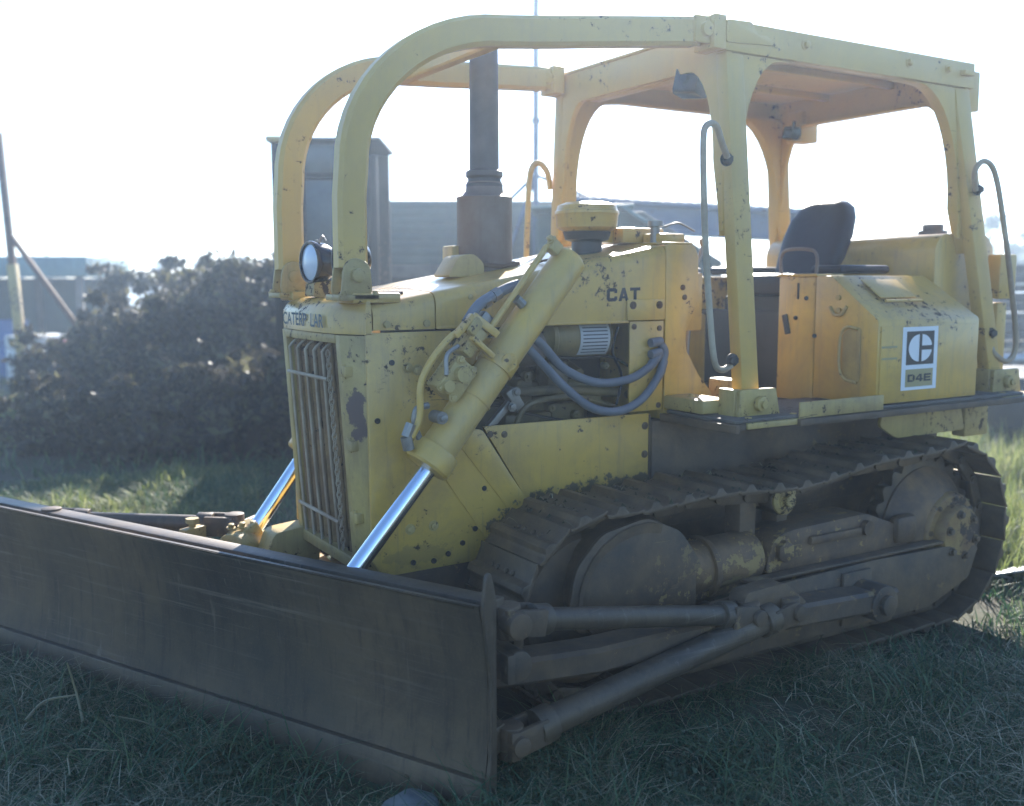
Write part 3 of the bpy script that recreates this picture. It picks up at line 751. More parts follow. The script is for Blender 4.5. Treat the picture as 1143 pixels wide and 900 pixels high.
# side arch gussets, posts
def post_loft(mb, top, bot, wx, wy, wxt=None):
    wxt = wxt or wx
    def ring(c, w, h): return [V(c[0] + a * w / 2, c[1] + b * h / 2, c[2]) for a, b in ((1, 1), (-1, 1), (-1, -1), (1, -1))]
    return mb.loft([ring(top, wxt, wy), ring(bot, wx, wy)], bev=0.012)
for s in (1, -1):
    yb = 0.745
    mb = MB(); post_loft(mb, (-0.085, s * 0.620, 2.655), (-0.107, s * 0.745, 1.20), 0.105, 0.07)
    G = [(-0.035, 2.655), (-0.46, 2.655)]
    for k in range(11):
        a = k / 10 * math.pi / 2
        G.append((-0.135 - 0.22 * (1 - math.sin(a)), 2.645 - 0.50 * (1 - math.cos(a))))
    G += [(-0.118, 1.88), (-0.075, 1.88), (-0.05, 2.145)]
    mb.prism(G, 'y', s * (YC - 0.075), s * (YC - 0.014), 0.003)
    Ps('front_post', mb, 'yellow_roof', cp)
    mb = MB(); post_loft(mb, (-1.66, s * 0.620, 2.655), (-1.885, s * 0.745, 1.19), 0.105, 0.07, 0.12)
    G = [(-1.725, 2.655), (-1.15, 2.655)]
    for k in range(11):
        a = k / 10 * math.pi / 2
        G.append((-1.67 + 0.35 * (1 - math.sin(a)) , 2.65 - 0.60 * (1 - math.cos(a))))
    G += [(-1.755, 1.82), (-1.80, 1.82), (-1.775, 2.05)]
    mb.prism(G, 'y', s * (YC - 0.075), s * (YC - 0.014), 0.003)
    Ps('rear_post', mb, 'yellow_roof', cp)
    # feet
    for xc, nm in ((-0.115, 'f'), (-1.92, 'r')):
        mb = MB()
        mb.prism(rounded([(xc + 0.12, 1.085), (xc + 0.115, 1.215), (xc - 0.10, 1.215), (xc - 0.13, 1.085)], 0.012), 'y', s * 0.80, s * 0.822, 0.004)
        mb.b6(xc + 0.085, xc + 0.125, s * 0.70, s * 0.798, 1.085, 1.215, 0.004)
        mb.b6(xc - 0.13, xc - 0.10, s * 0.70, s * 0.798, 1.085, 1.19, 0.004)
        mb.b6(xc - 0.20, xc + 0.15, s * 0.68, s * 0.91, 1.058, 1.084, 0.004)
        mb.cyl((xc, s * 0.822, 1.15), (xc, s * 0.85, 1.15), 0.034, seg=20, bev=0.004); mb.cyl((xc, s * 0.85, 1.15), (xc, s * 0.862, 1.15), 0.018, seg=12)
        for dx in (-0.16, 0.11): mb.bolt((xc + dx, s * 0.87, 1.084), (0, 0, 1), 0.016, 0.02)
        Ps('post_foot', mb, 'yellow_worn', cp)
mb = MB(); q = at(1092, 79, 'y', 0.60); mb.prism(rounded([(-1.745, 2.76), (-1.86, 2.76), (-1.86, 2.56), (-1.79, 2.55), (-1.745, 2.58)], 0.012), 'y', 0.60, 0.615, 0.003)
mb.prism(rounded([(-1.745, 2.76), (-1.86, 2.76), (-1.86, 2.56), (-1.79, 2.55), (-1.745, 2.58)], 0.012), 'y', -0.615, -0.60, 0.003)
Ps('roof_lug', mb, 'yellow_roof', cp)
# work lamps under the roof
def work_lamp(u, v, ax, val, f):
    c = at(u, v, ax, val); mb = MB()
    mb.prism(rounded([(-0.07, -0.06), (0.04, -0.065), (0.07, 0.0), (0.04, 0.06), (-0.06, 0.06)], 0.02), 'y', -0.06, 0.06, 0.006)
    mb.cyl((-0.09, 0, 0), (-0.06, 0, 0), 0.018); mb.b6(-0.01, 0.02, -0.01, 0.01, 0.055, 0.12)
    o = Ps('work_lamp', mb, 'lamp_body', cp); o.location = c; o.rotation_euler = (0.1, 0.1, f); return o
work_lamp(773, 93, 'y', 0.36, R_(200))
mb = MB(); c = at(897, 143, 'y', -0.45); mb.b6(c.x - 0.07, c.x + 0.07, -0.52, -0.40, c.z - 0.09, c.z + 0.09, 0.006); Ps('lamp_bracket', mb, 'yellow_roof', cp)
work_lamp(884, 149, 'y', -0.42, R_(180)).scale = (0.6, 0.6, 0.6)

# --- hand rails
def rail(pts, r=0.014, m='rail'):
    mb = MB(); mb.tube(pts, r, 10, 5); 
    return Ps('hand_rail', mb, m)
rail([at(812, 176, 'y', .72), at(806, 160, 'y', .73), at(799, 140, 'y', .75), at(788, 141, 'y', .76), at(785, 165, 'y', .77), at(787, 260, 'y', .78), at(793, 360, 'y', .79), at(798, 405, 'y', .79), at(806, 413, 'y', .78), at(816, 408, 'y', .76)])
rail([at(1089, 213, 'y', .73), at(1088, 192, 'y', .75), at(1098, 180, 'y', .77), at(1110, 192, 'y', .78), at(1119, 240, 'y', .79), at(1129, 320, 'y', .80), at(1134, 385, 'y', .80), at(1124, 403, 'y', .79), at(1110, 395, 'y', .77), at(1106, 385, 'y', .75)])
rail([at(614, 212, 'y', -.68), at(611, 193, 'y', -.68), at(601, 182, 'y', -.68), at(592, 193, 'y', -.68), at(589, 240, 'y', -.68), at(587, 300, 'y', -.68), at(586, 330, 'y', -.68)], 0.016, 'yellow_roof')
mb = MB(); 
for (u, v, y) in ((811, 178, .70), (1091, 212, .72), (1106, 372, .76), (817, 402, .77)): mb.bolt(at(u, v, 'y', y), (0.3, 1, 0), 0.02, 0.03)
Ps('rail_bolt', mb, 'dark')

# --- deck and fenders
mb = MB()
mb.b6(-1.95, 0.10, 0.46, 0.90, 1.085, 1.10, 0.003); mb.b6(-1.95, 0.10, -0.90, -0.46, 1.085, 1.10, 0.003)
mb.b6(-1.2, 0.015, -0.458, 0.458, 1.06, 1.075, 0.003)
Ps('deck_plate', mb, 'deck')
mb = MB()
for s in (1, -1):
    mb.prism([(-0.27, 1.085), (-0.27, 1.155), (-0.82, 1.155), (-0.82, 1.085)], 'y', s * 0.905, s * 0.915, 0.002)
Ps('fender_lip', mb, 'yellow_worn')
mb = MB()
for s in (1, -1):
    mb.b6(-2.10, -0.26, s * 0.903, s * 0.930, 1.052, 1.082, 0.003)
    mb.b6(0.101, 0.125, s * 0.44, s * 0.93, 1.050, 1.083, 0.003)
    mb.b6(-2.10, 0.10, s * 0.46, s * 0.90, 1.055, 1.083, 0.003)
Ps('fender_edge', mb, 'dirty')
# inner fender walls under the deck
mb = MB()
for s in (1, -1): mb.b6(-1.9, 0.165, s * 0.40, s * 0.44, 0.55, 1.05, 0.01)
mb.b6(-1.95, 0.7, -0.38, 0.38, 0.40, 1.04, 0.03)
Ps('main_frame', mb, 'dirty')
mb = MB(); mb.prism(rounded([(-1.05, 1.05), (-1.65, 1.05), (-1.70, 0.90), (-1.15, 0.90), (-1.02, 0.97)], 0.03), 'y', 0.72, 0.74, 0.003); mb.b6(-1.9, -1.7, 0.66, 0.74, 0.86, 1.05, 0.01); Ps('fender_bracket', mb, 'yellow_worn')
# battery box / operator-side boxes
def side_box(s):
    y0, y1, y2 = 0.505, 0.60, 0.885
    prof = [(s * y0, 1.105), (s * y0, 1.705), (s * y1, 1.705), (s * (y2 - 0.005), 1.500), (s * y2, 1.485), (s * y2, 1.105)]
    mb = MB()
    A = [V(-0.80, y, z) for y, z in prof]; B = [V(-1.50 if z > 1.6 else -1.56, y, z) for y, z in prof]
    mb.loft([A, B], bev=0.006)
    o = Ps('battery_box', mb, 'yellow')
    mb = MB(); mb.b6(-1.545, -0.815, s * 0.886, s * 0.891, 1.125, 1.470, 0.002); d = Ps('box_door', mb, 'yellow', o)
    return o, d
bx, bd = side_box(1)
side_box(-1)
mb = MB(); mb.box((-1.08, 0.71, 1.642), (0.26, 0.15, 0.006), Matrix.Rotation(-0.62, 3, 'X'), 0.002); mb.cyl((-1.22, 0.80, 1.585), (-0.95, 0.80, 1.585), 0.007); Ps('box_lid', mb, 'yellow_roof', bx, 'grey hinged lid on the sloping top')
mb = MB()
for yy, zz in ((0.65, 1.60), (0.655, 1.54)): mb.cyl((-0.800, yy, zz), (-0.790, yy, zz), 0.013, seg=16)
mb.tube([(-0.795, 0.60, 1.555), (-0.79, 0.63, 1.52), (-0.79, 0.67, 1.52), (-0.795, 0.70, 1.56)], 0.008, 6)
mb.prism(rounded([(0.685, 1.22), (0.685, 1.44), (0.79, 1.47), (0.79, 1.20)], 0.03), 'x', -0.799, -0.794, 0.002)
Ps('box_fitting', mb, 'yellow_worn', bx)
mb = MB(); mb.tube([(-0.79, 0.775, 1.455), (-0.775, 0.72, 1.46), (-0.77, 0.69, 1.41), (-0.77, 0.69, 1.27), (-0.775, 0.72, 1.215), (-0.79, 0.78, 1.20)], 0.008, 8); Ps('grab_handle', mb, 'yellow_worn', bx)
# decal on the door
def decal(u0, v0, u1, v1, y, m, name, par, off):
    a = at(u0, v0, 'y', y); b = at(u1, v1, 'y', y)
    x0, x1, z0, z1 = b.x, a.x, b.z, a.z
    mb = MB(); mb.raw([(x0, y + off, z0), (x1, y + off, z0), (x1, y + off, z1), (x0, y + off, z1)], [(0, 3, 2, 1)]); return Ps(name, mb, m, par)
a = at(1008, 365, 'y', .891); b = at(1044, 433, 'y', .891)
DX0, DX1, DZ1, DZ0 = a.x, b.x, a.z - 0.002, b.z - 0.0
def rect(x0, x1, z0, z1, y, m, name, par):
    mb = MB(); mb.raw([(x0, y, z0), (x1, y, z0), (x1, y, z1), (x0, y, z1)], [(0, 1, 2, 3)]); return Ps(name, mb, m, par)
dw, dh = DX0 - DX1, DZ1 - DZ0
dec = rect(DX0, DX1, DZ0, DZ1, 0.8925, 'decal_white', 'model_decal', bd)
def dr(a0, a1, b0, b1, y, m, name='decal_print'):
    return rect(DX0 - dw * a0, DX0 - dw * a1, DZ1 - dh * b0, DZ1 - dh * b1, y, m, name, bd)
dr(0.11, 0.89, 0.07, 0.60, 0.8935, 'decal_black'); dr(0.11, 0.89, 0.67, 0.95, 0.8935, 'decal_tan')
mb = MB(); cx_, cz_ = DX0 - dw * 0.5, DZ1 - dh * 0.335; rr = dw * 0.33; rz = dh * 0.215
for half in (1, -1):    # old C emblem: disc cut by a bar and a side notch
    vs = []
    for k in range(25):
        a = -math.pi / 2 + k / 24 * math.pi
        xx = 0.10 + 0.90 * math.cos(a); zz = math.sin(a)
        vs.append((cx_ + half * rr * xx, 0.8945, cz_ + rz * zz))
    if half == 1:
        vs = [(cx_ + half * rr * 0.12, 0.8945, cz_ - rz)] + vs + [(cx_ + half * rr * 0.12, 0.8945, cz_ + rz)]
        mb.raw(vs, [tuple(range(len(vs)))])
    else:
        up = [v for v in vs if v[2] > cz_ + rz * 0.16] ; lo = [v for v in vs if v[2] < cz_ - rz * 0.16]
        lo = [(cx_ - rr * 0.12, 0.8945, cz_ - rz)] + lo + [(cx_ - rr * 0.95, 0.8945, cz_ - rz * 0.16), (cx_ - rr * 0.12, 0.8945, cz_ - rz * 0.16)]
        up = [(cx_ - rr * 0.12, 0.8945, cz_ + rz * 0.16), (cx_ - rr * 0.95, 0.8945, cz_ + rz * 0.16)] + up + [(cx_ - rr * 0.12, 0.8945, cz_ + rz)]
        mb.raw(lo, [tuple(range(len(lo)))]); mb.raw(up, [tuple(range(len(up)))])
Ps('decal_emblem', mb, 'decal_white', bd)
block_text('D4E', 'decal_lettering', M['decal_black'], bd, (DX0 - dw * 0.17, 0.8940, DZ1 - dh * 0.87), (-1, 0, 0), (0, 0, 1), dh * 0.12, dw * 0.66, off=0.0008)
for v in (387, 400): 
    a = at(984, v, 'y', .891); rect(a.x, a.x - 0.11, a.z - 0.010, a.z, 0.8925, 'decal_tan', 'label_strip', bd)
# console in front of the box
mb = MB(); mb.b6(-0.98, -0.802, 0.26, 0.50, 1.08, 1.70, 0.008); mb.b6(-0.99, -0.795, 0.25, 0.512, 1.700, 1.715, 0.004)
cs = Ps('control_console', mb, 'yellow')
mb = MB(); mb.tube([at(872, 307, 'x', -.85), at(872, 287, 'x', -.85), at(880, 279, 'x', -.85), at(905, 279, 'x', -.85), at(912, 287, 'x', -.85), at(911, 307, 'x', -.85)], 0.009, 8); Ps('armrest_rail', mb, 'muffler', cs)
mb = MB(); q = at(878, 362, 'x', -.8); mb.box(q, (0.02, 0.03, 0.10), Matrix.Rotation(0.25, 3, 'X'), 0.003)
q = at(891, 325, 'x', -.8); mb.box(q, (0.006, 0.012, 0.08), None, 0.002)
for (u, v) in ((900, 333), (888, 355), (909, 375)): mb.cyl(at(u, v, 'x', -.80), at(u, v, 'x', -.792), 0.011, seg=14)
Ps('console_lever', mb, 'dark', cs)
# seat
mb = MB()
secs = []
for k, (z, xb, w, d) in enumerate([(1.72, -1.20, 0.20, 0.09), (1.80, -1.24, 0.215, 0.11), (1.92, -1.29, 0.22, 0.12), (2.02, -1.33, 0.205, 0.115), (2.08, -1.36, 0.17, 0.10), (2.115, -1.38, 0.11, 0.07), (2.125, -1.39, 0.05, 0.03)]):
    ring = []
    for j in range(28):
        a = j / 28 * 2 * math.pi; ca, sa = math.cos(a), math.sin(a)
        r1 = abs(ca) ** 0.55 * (1 if ca > 0 else -1); r2 = abs(sa) ** 0.55 * (1 if sa > 0 else -1)
        ring.append(V(xb - 0.06 + d * 0.6 * r1 + 0.012 * (abs(r2) ** 2), w * r2 + 0.02, z))
    secs.append(ring)
mb.loft(secs)
st = empty('driver_seat'); st.parent = dz
Ps('seat_back', mb, 'vinyl', st)
mb = MB(); mb.b6(-1.28, -0.86, -0.20, 0.24, 1.60, 1.72, 0.04); Ps('seat_cushion', mb, 'vinyl', st)
mb = MB(); mb.b6(-1.36, -0.98, 0.30, 0.50, 1.716, 1.76, 0.018); mb.b6(-1.36, -0.98, -0.46, -0.26, 1.716, 1.76, 0.018); Ps('armrest', mb, 'vinyl', st)
mb = MB(); mb.b6(-1.25, -0.95, -0.30, 0.20, 1.08, 1.60, 0.02); Ps('seat_base', mb, 'dark', st)
# fuel tank behind the seat and boxes
mb = MB(); mb.prism(rounded([(-1.58, 1.12), (-1.58, 1.86), (-1.64, 1.925), (-2.02, 1.925), (-2.08, 1.86), (-2.08, 1.12)], 0.04), 'y', -0.60, 0.60, 0.012); tk = Ps('fuel_tank', mb, 'yellow')
q = at(1041, 262, 'x', -1.83); mb = MB(); mb.cyl((-1.83, q.y, 1.925), (-1.83, q.y, 1.95), 0.075); mb.cyl((-1.83, q.y, 1.95), (-1.83, q.y, 1.985), 0.055, seg=14, bev=0.006); Ps('tank_cap', mb, 'stack', tk)
mb = MB(); mb.b6(-2.17, -2.02, 0.605, 0.685, 1.58, 1.82, 0.01); mb.b6(-2.14, -2.05, 0.605, 0.66, 1.12, 1.56, 0.01); Ps('rear_filter_box', mb, 'yellow_roof')
# far-side console, levers and dash parts seen between the posts
mb = MB(); mb.b6(-0.75, -0.45, -0.42, -0.22, 1.08, 1.50, 0.01); mb.b6(-0.22, -0.10, -0.40, 0.34, 1.09, 1.22, 0.008); mb.b6(-0.16, 0.0, -0.42, 0.40, 1.45, 1.72, 0.01)
Ps('far_console', mb, 'yellow')
for (p0, p1, k) in (((-0.40, 0.02, 1.08), (-0.46, 0.02, 1.72), 0), ((-0.33, -0.12, 1.08), (-0.36, -0.12, 1.66), 0), ((-0.18, 0.26, 1.45), (-0.27, 0.28, 1.86), 0), ((-0.6, -0.3, 1.5), (-0.62, -0.33, 1.78), 0)):
    mb = MB(); mb.tube([p0, ((p0[0] + p1[0]) / 2 + 0.02, p0[1], (p0[2] + p1[2]) / 2), p1], 0.011, 8); mb.lathe(p1, (0, 0, 1), [(-0.02, 0), (-0.02, 0.012), (0, 0.024), (0.02, 0.022), (0.035, 0)], 14); Ps('control_lever', mb, 'fitting')
mb = MB(); 
for y in (-0.05, 0.12): mb.box((-0.20, y, 1.30), (0.02, 0.09, 0.13), Matrix.Rotation(-0.5, 3, 'Y'), 0.006); mb.bar((-0.2, y, 1.3), (-0.05, y, 1.12), 0.02, 0.02)
Ps('foot_pedal', mb, 'dark')
mb = MB(); mb.b6(-1.0, -0.9, -0.44, 0.24, 1.10, 1.52, 0.01); Ps('seat_front_panel', mb, 'dark')
mb = MB(); mb.b6(-0.06, 0.10, 0.435, 0.70, 1.102, 1.165, 0.012); mb.b6(-0.35, -0.25, 0.35, 0.55, 1.10, 1.22, 0.01)
mb.bolt((0.03, 0.55, 1.165), (0, 0, 1)); Ps('step_plate', mb, 'yellow_worn')

# --- lift cylinders
def lift(s, pt, pj, pe, yy, detail):
    """pt top, pj gland, pe rod eye: (x,z) in the plane y = yy"""
    T, J, E_ = V(pt[0], yy, pt[1]), V(pj[0], yy, pj[1]), V(pe[0], yy, pe[1])
    d = (E_ - T).normalized(); nrm = V(d.z, 0, -d.x)       # up / forward side
    if nrm.z < 0: nrm = -nrm
    mb = MB(); r = 0.072
    mb.lathe(T, d, [(-0.01, 0), (-0.01, r - 0.02), (0.004, r - 0.004), (0.012, r), ((J - T).length - 0.05, r)], 36)
    mb.lathe(T, d, [((J - T).length * 0.70, r + 0.0), ((J - T).length * 0.70, r + 0.004), ((J - T).length * 0.71, r + 0.004), ((J - T).length * 0.71, r)], 36)
    c = Ps('lift_cylinder', mb, 'yellow_cyl')
    mb = MB(); L = (J - T).length
    mb.lathe(T, d, [(L - 0.055, 0.0), (L - 0.055, 0.088), (L - 0.045, 0.094), (L + 0.02, 0.094), (L + 0.03, 0.086), (L + 0.034, 0.05), (L + 0.034, 0)], 36); Ps('cylinder_gland', mb, 'yellow_cyl', c)
    mb = MB(); mb.cyl(J, E_, 0.034, seg=36); Ps('chrome_rod', mb, 'chrome', c)
    mb = MB(); mb.cyl(E_ + V(0, -0.06, 0), E_ + V(0, 0.06, 0), 0.048, seg=28, bev=0.006); mb.cyl(E_ + V(0, -0.09, 0), E_ + V(0, 0.09, 0), 0.03); Ps('rod_eye', mb, 'yellow_worn', c)
    def on(t, off, lat=0): return T + d * t + nrm * off + V(0, s * lat, 0)
    # trunnion yoke that carries the cylinder off the guard
    mb = MB(); yo = on(L * 0.52, 0.0)
    mb.cyl(V(yo.x, s * 0.40, yo.z), V(yo.x, s * 0.66, yo.z), 0.035); mb.lathe(T, d, [(L * 0.50, r), (L * 0.50, r + 0.006), (L * 0.56, r + 0.006), (L * 0.56, r)], 36)
    mb.b6(yo.x - 0.10, yo.x + 0.10, s * 0.40, s * 0.46, yo.z - 0.09, yo.z + 0.08, 0.01)
    Ps('cylinder_trunnion', mb, 'yellow', c)
    if not detail: return
    mb = MB()
    mb.tube([on(0.02, 0.085, 0.02), on(0.05, 0.125, 0.02), on(0.12, 0.125, 0.02), on(L * 0.48, 0.125, 0.02), on(L * 0.58, 0.16, 0.03)], 0.0125, 10)
    mb.tube([on(L * 0.50, 0.19, 0.02), on(L * 0.60, 0.24, 0.02), on(L * 0.78, 0.235, 0.02), on(L * 0.90, 0.15, 0.02), on(L * 0.98, 0.13, 0.02)], 0.0135, 10)
    Ps('oil_pipe', mb, 'yellow_cyl', c)
    mb = MB()
    mb.box(on(0.03, 0.10, 0.02), (0.05, 0.05, 0.05), d.to_track_quat('X', 'Y').to_matrix(), 0.006)
    mb.bolt(on(0.02, 0.13, 0.03), nrm, 0.014, 0.02)
    Ps('pipe_flange', mb, 'yellow_worn', c)
    rot = Matrix((d, V(0, 1, 0), d.cross(V(0, 1, 0)))).transposed()
    mb = MB()
    mb.box(on(L * 0.55, 0.155, 0.0), (0.12, 0.11, 0.05), rot, 0.01)
    mb.box(on(L * 0.50, 0.19, 0.03), (0.07, 0.05, 0.05), rot, 0.01)
    mb.box(on(L * 0.70, 0.125, 0.0), (0.15, 0.11, 0.11), rot, 0.012)
    mb.cyl(on(L * 0.68, 0.13, 0.05), on(L * 0.68, 0.13, 0.085), 0.03); mb.cyl(on(L * 0.75, 0.15, 0.05), on(L * 0.75, 0.15, 0.08), 0.022)
    for t_ in (0.64, 0.77): mb.bolt(on(L * t_, 0.165, 0.055), V(0, s, 0), 0.012, 0.014); mb.bolt(on(L * t_, 0.10, 0.055), V(0, s, 0), 0.012, 0.014)
    Ps('control_valve', mb, 'yellow_worn', c)
    mb = MB()
    mb.bar(on(L * 0.47, 0.10, 0.06), on(L * 0.47, 0.22, 0.03), 0.03, 0.03); mb.bar(on(L * 0.47, 0.22, 0.03), on(L * 0.58, 0.23, 0.03), 0.03, 0.025)
    mb.bar(on(L * 0.55, 0.07, 0.07), on(L * 0.55, 0.19, 0.07), 0.035, 0.02)
    Ps('pipe_bracket', mb, 'yellow', c)
    mb = MB()
    a = on(L * 0.36, 0.13, -0.03); b = on(L * 0.42, 0.20, -0.02)
    mb.tube([on(L * 0.22, 0.10, -0.05), on(L * 0.28, 0.14, -0.04), on(L * 0.40, 0.20, -0.02), on(L * 0.50, 0.21, 0.0)], 0.021, 12)
    Ps('hydraulic_hose', mb, 'hose', c)
    mb = MB()
    mb.cyl(on(L * 0.31, 0.155, -0.035), on(L * 0.34, 0.17, -0.03), 0.027, seg=8); mb.cyl(on(L * 0.36, 0.175, -0.03), on(L * 0.385, 0.187, -0.03), 0.027, seg=8)
    e = on(L * 0.86, 0.10, 0.05); mb.cyl(e + V(0, -0.04, 0), e + V(0, 0.03, 0), 0.024, seg=16); mb.bolt(e + V(0, 0.03, 0), (0, 1, 0), 0.014, 0.02)
    e = on(L * 0.84, 0.14, 0.0); mb.tube([e, on(L * 0.88, 0.17, 0), on(L * 0.93, 0.14, 0), on(L * 0.96, 0.09, 0)], 0.013, 8)
    e = on(L * 0.99, 0.15, 0.02); mb.cyl(on(L * 0.94, 0.165, 0.02), e, 0.020, seg=8); mb.cyl(e, on(L * 1.02, 0.11, 0.02), 0.022, seg=12)
    mb.tube([on(L * 0.60, 0.20, 0.04), on(L * 0.66, 0.22, 0.05), on(L * 0.72, 0.18, 0.06)], 0.009, 8)
    mb.box(on(L * 0.44, 0.145, -0.02), (0.06, 0.05, 0.06), rot, 0.008); mb.cyl(on(L * 0.30, 0.07, 0.03), on(L * 0.30, 0.11, 0.03), 0.02, seg=8)
    Ps('pipe_fitting', mb, 'fitting', c)
LY = 0.585
tN, jN, eN = at(637, 288, 'y', LY), at(483, 517, 'y', LY), at(384, 653, 'y', LY)
e2 = tN + (eN - tN).normalized() * ((eN - tN).length + 0.02)
lift(1, (tN.x, tN.z), (jN.x, jN.z), (e2.x, e2.z), LY, True)
fJ, fE = at(330, 522, 'y', -LY), at(278, 600, 'y', -LY)
dd = (fJ - fE).normalized(); fT = fJ + dd * 0.95; fE2 = fE - dd * 0.05
lift(-1, (fT.x, fT.z), (fJ.x + dd.x * 0.1, fJ.z + dd.z * 0.1), (fE2.x, fE2.z), -LY, False)

# hoses from the plate to the cylinder
def hose(pts, r=0.019):
    mb = MB(); mb.tube(pts, r, 12, 8); h = Ps('hydraulic_hose', mb, 'hose'); return h
h1 = hose([at(588, 372, 'y', .50), at(605, 385, 'y', .50), at(630, 412, 'y', .49), at(665, 427, 'y', .48), at(700, 424, 'y', .47), at(722, 412, 'y', .46), at(735, 398, 'y', .455)])
h2 = hose([at(578, 378, 'y', .50), at(598, 398, 'y', .50), at(630, 432, 'y', .50), at(660, 455, 'y', .49), at(690, 459, 'y', .48), at(716, 446, 'y', .47), at(735, 420, 'y', .46), at(741, 402, 'y', .455)])
mb = MB()
for (a, b) in (((727, 407), (737, 394)), ((737, 417), (741, 402)), ((726, 383), (738, 381)), ((726, 396), (737, 393))):
    mb.cyl(at(*a, 'y', .457), at(*b, 'y', .452), 0.021, seg=10, bev=0.002)
mb.tube([at(740, 405, 'y', .455), at(742, 392, 'y', .455), at(736, 382, 'y', .453)], 0.018, 10)
Ps('hose_fitting', mb, 'hose')

# --- tracks
SX, SZ, SR = -1.31, 0.435, 0.43      # sprocket centre, radius to the shoe plate
IX, IZ, IR = 0.80, 0.395, 0.385
def track_curve():
    pts = []
    def arc(cx, cz, r, a0, a1, n):
        for k in range(n): 
            a = R_(a0 + (a1 - a0) * k / n); pts.append((cx + r * math.cos(a), cz + r * math.sin(a)))
    arc(SX, SZ, SR, 270, 93, 40)
    x0, z0 = SX + SR * math.cos(R_(93)), SZ + SR * math.sin(R_(93)); x1, z1 = IX, IZ + IR
    for k in range(40):
        t = k / 40
        pts.append((x0 + (x1 - x0) * t, z0 + (z1 - z0) * t - 0.045 * math.sin(math.pi * t * 1.0) * (0.6 + 0.4 * math.cos(2 * math.pi * t * 2))))
    arc(IX, IZ, IR, 90, -85, 36)
    x0, z0 = IX + IR * math.cos(R_(-85)), IZ + IR * math.sin(R_(-85)); x1, z1 = SX, SZ - SR
    for k in range(40):
        t = k / 40; pts.append((x0 + (x1 - x0) * t, z0 + (z1 - z0) * t))
    return pts
tc = track_curve()
seg = [0]
for a, b in zip(tc, tc[1:] + tc[:1]): seg.append(seg[-1] + math.hypot(b[0] - a[0], b[1] - a[1]))
TL = seg[-1]; NS = 40; pitch = TL / NS
def tp(s):
    s %= TL
    for i in range(len(tc)):
        if seg[i] <= s <= seg[i + 1]:
            f = (s - seg[i]) / max(1e-9, seg[i + 1] - seg[i]); a = tc[i]; b = tc[(i + 1) % len(tc)]
            return a[0] + (b[0] - a[0]) * f, a[1] + (b[1] - a[1]) * f
# one shoe, local: x along travel, y across, z outwards
def shoe_mesh():
    mb = MB(); h = pitch / 2
    prof = [(-h - 0.012, 0.016), (-h + 0.01, 0.006), (0.0, 0.0), (h - 0.02, 0.0), (h - 0.006, 0.006), (h - 0.004, 0.018), (h - 0.03, 0.016), (h - 0.045, 0.022), (h - 0.058, 0.044), (h - 0.084, 0.044), (h - 0.105, 0.020), (-h + 0.01, 0.020), (-h - 0.012, 0.026)]
    mb.prism(prof, 'y', -0.203, 0.203, 0.003)
    for y in (-0.07, -0.03, 0.03, 0.07): mb.bolt((-0.03, y * 1.1, 0.014), (0, 0, 1), 0.012, 0.014, False)
    return mb
def link_mesh(mb, M4):
    def P(x, y, z): return M4 @ V(x, y, z)
    h = pitch / 2
    for sy in (1, -1):
        out = [(-h - 0.028, -0.052), (-h + 0.03, -0.066), (h - 0.03, -0.066), (h + 0.026, -0.05), (h + 0.026, -0.02), (h - 0.01, -0.004), (-h + 0.01, -0.004), (-h - 0.028, -0.022)]
        for (ya, yb) in ((0.052 * sy, 0.078 * sy),):
            A = [P(x, ya, z) for x, z in out]; B = [P(x, yb, z) for x, z in out]
            mb.loft([A, B], bev=0.004)
    mb.cyl(P(-h, -0.09, -0.038), P(-h, 0.09, -0.038), 0.019, seg=12)
shoe_me = None
def make_track(s):
    global shoe_me
    yc = s * 0.762
    mb = MB()
    mats = []
    for k in range(NS):
        x, z = tp(k * pitch); x2, z2 = tp(k * pitch + 0.01); x1, z1 = tp(k * pitch - 0.01)
        d = V(x2 - x1, 0, z2 - z1).normalized(); y_ = V(0, 1, 0); n = V(-d.z, 0, d.x)   # outward
        c = V(sum(q[0] for q in tc) / len(tc), 0, 0.42)
        if n.dot(V(x, 0, z) - V(min(max(x, SX), IX), 0, 0.42)) < 0: n = -n
        yv = n.cross(d)
        m4 = Matrix(((d.x, yv.x, n.x, x), (d.y, yv.y, n.y, yc), (d.z, yv.z, n.z, z), (0, 0, 0, 1)))
        mats.append(m4); link_mesh(mb, m4)
    ch = Ps('track_chain', mb, 'steel')
    for k, m4 in enumerate(mats):
        if shoe_me is None:
            o = Ps('track_shoe', shoe_mesh(), 'steel', ch); shoe_me = o.data
        else:
            o = bpy.data.objects.new('track_shoe', shoe_me); col.objects.link(o); o.parent = ch
        j = Matrix.Rotation(random.uniform(-0.012, 0.012), 4, 'X') @ Matrix.Rotation(random.uniform(-0.02, 0.02), 4, 'Y')
        o.matrix_local = m4 @ j
    return ch
make_track(1); make_track(-1)
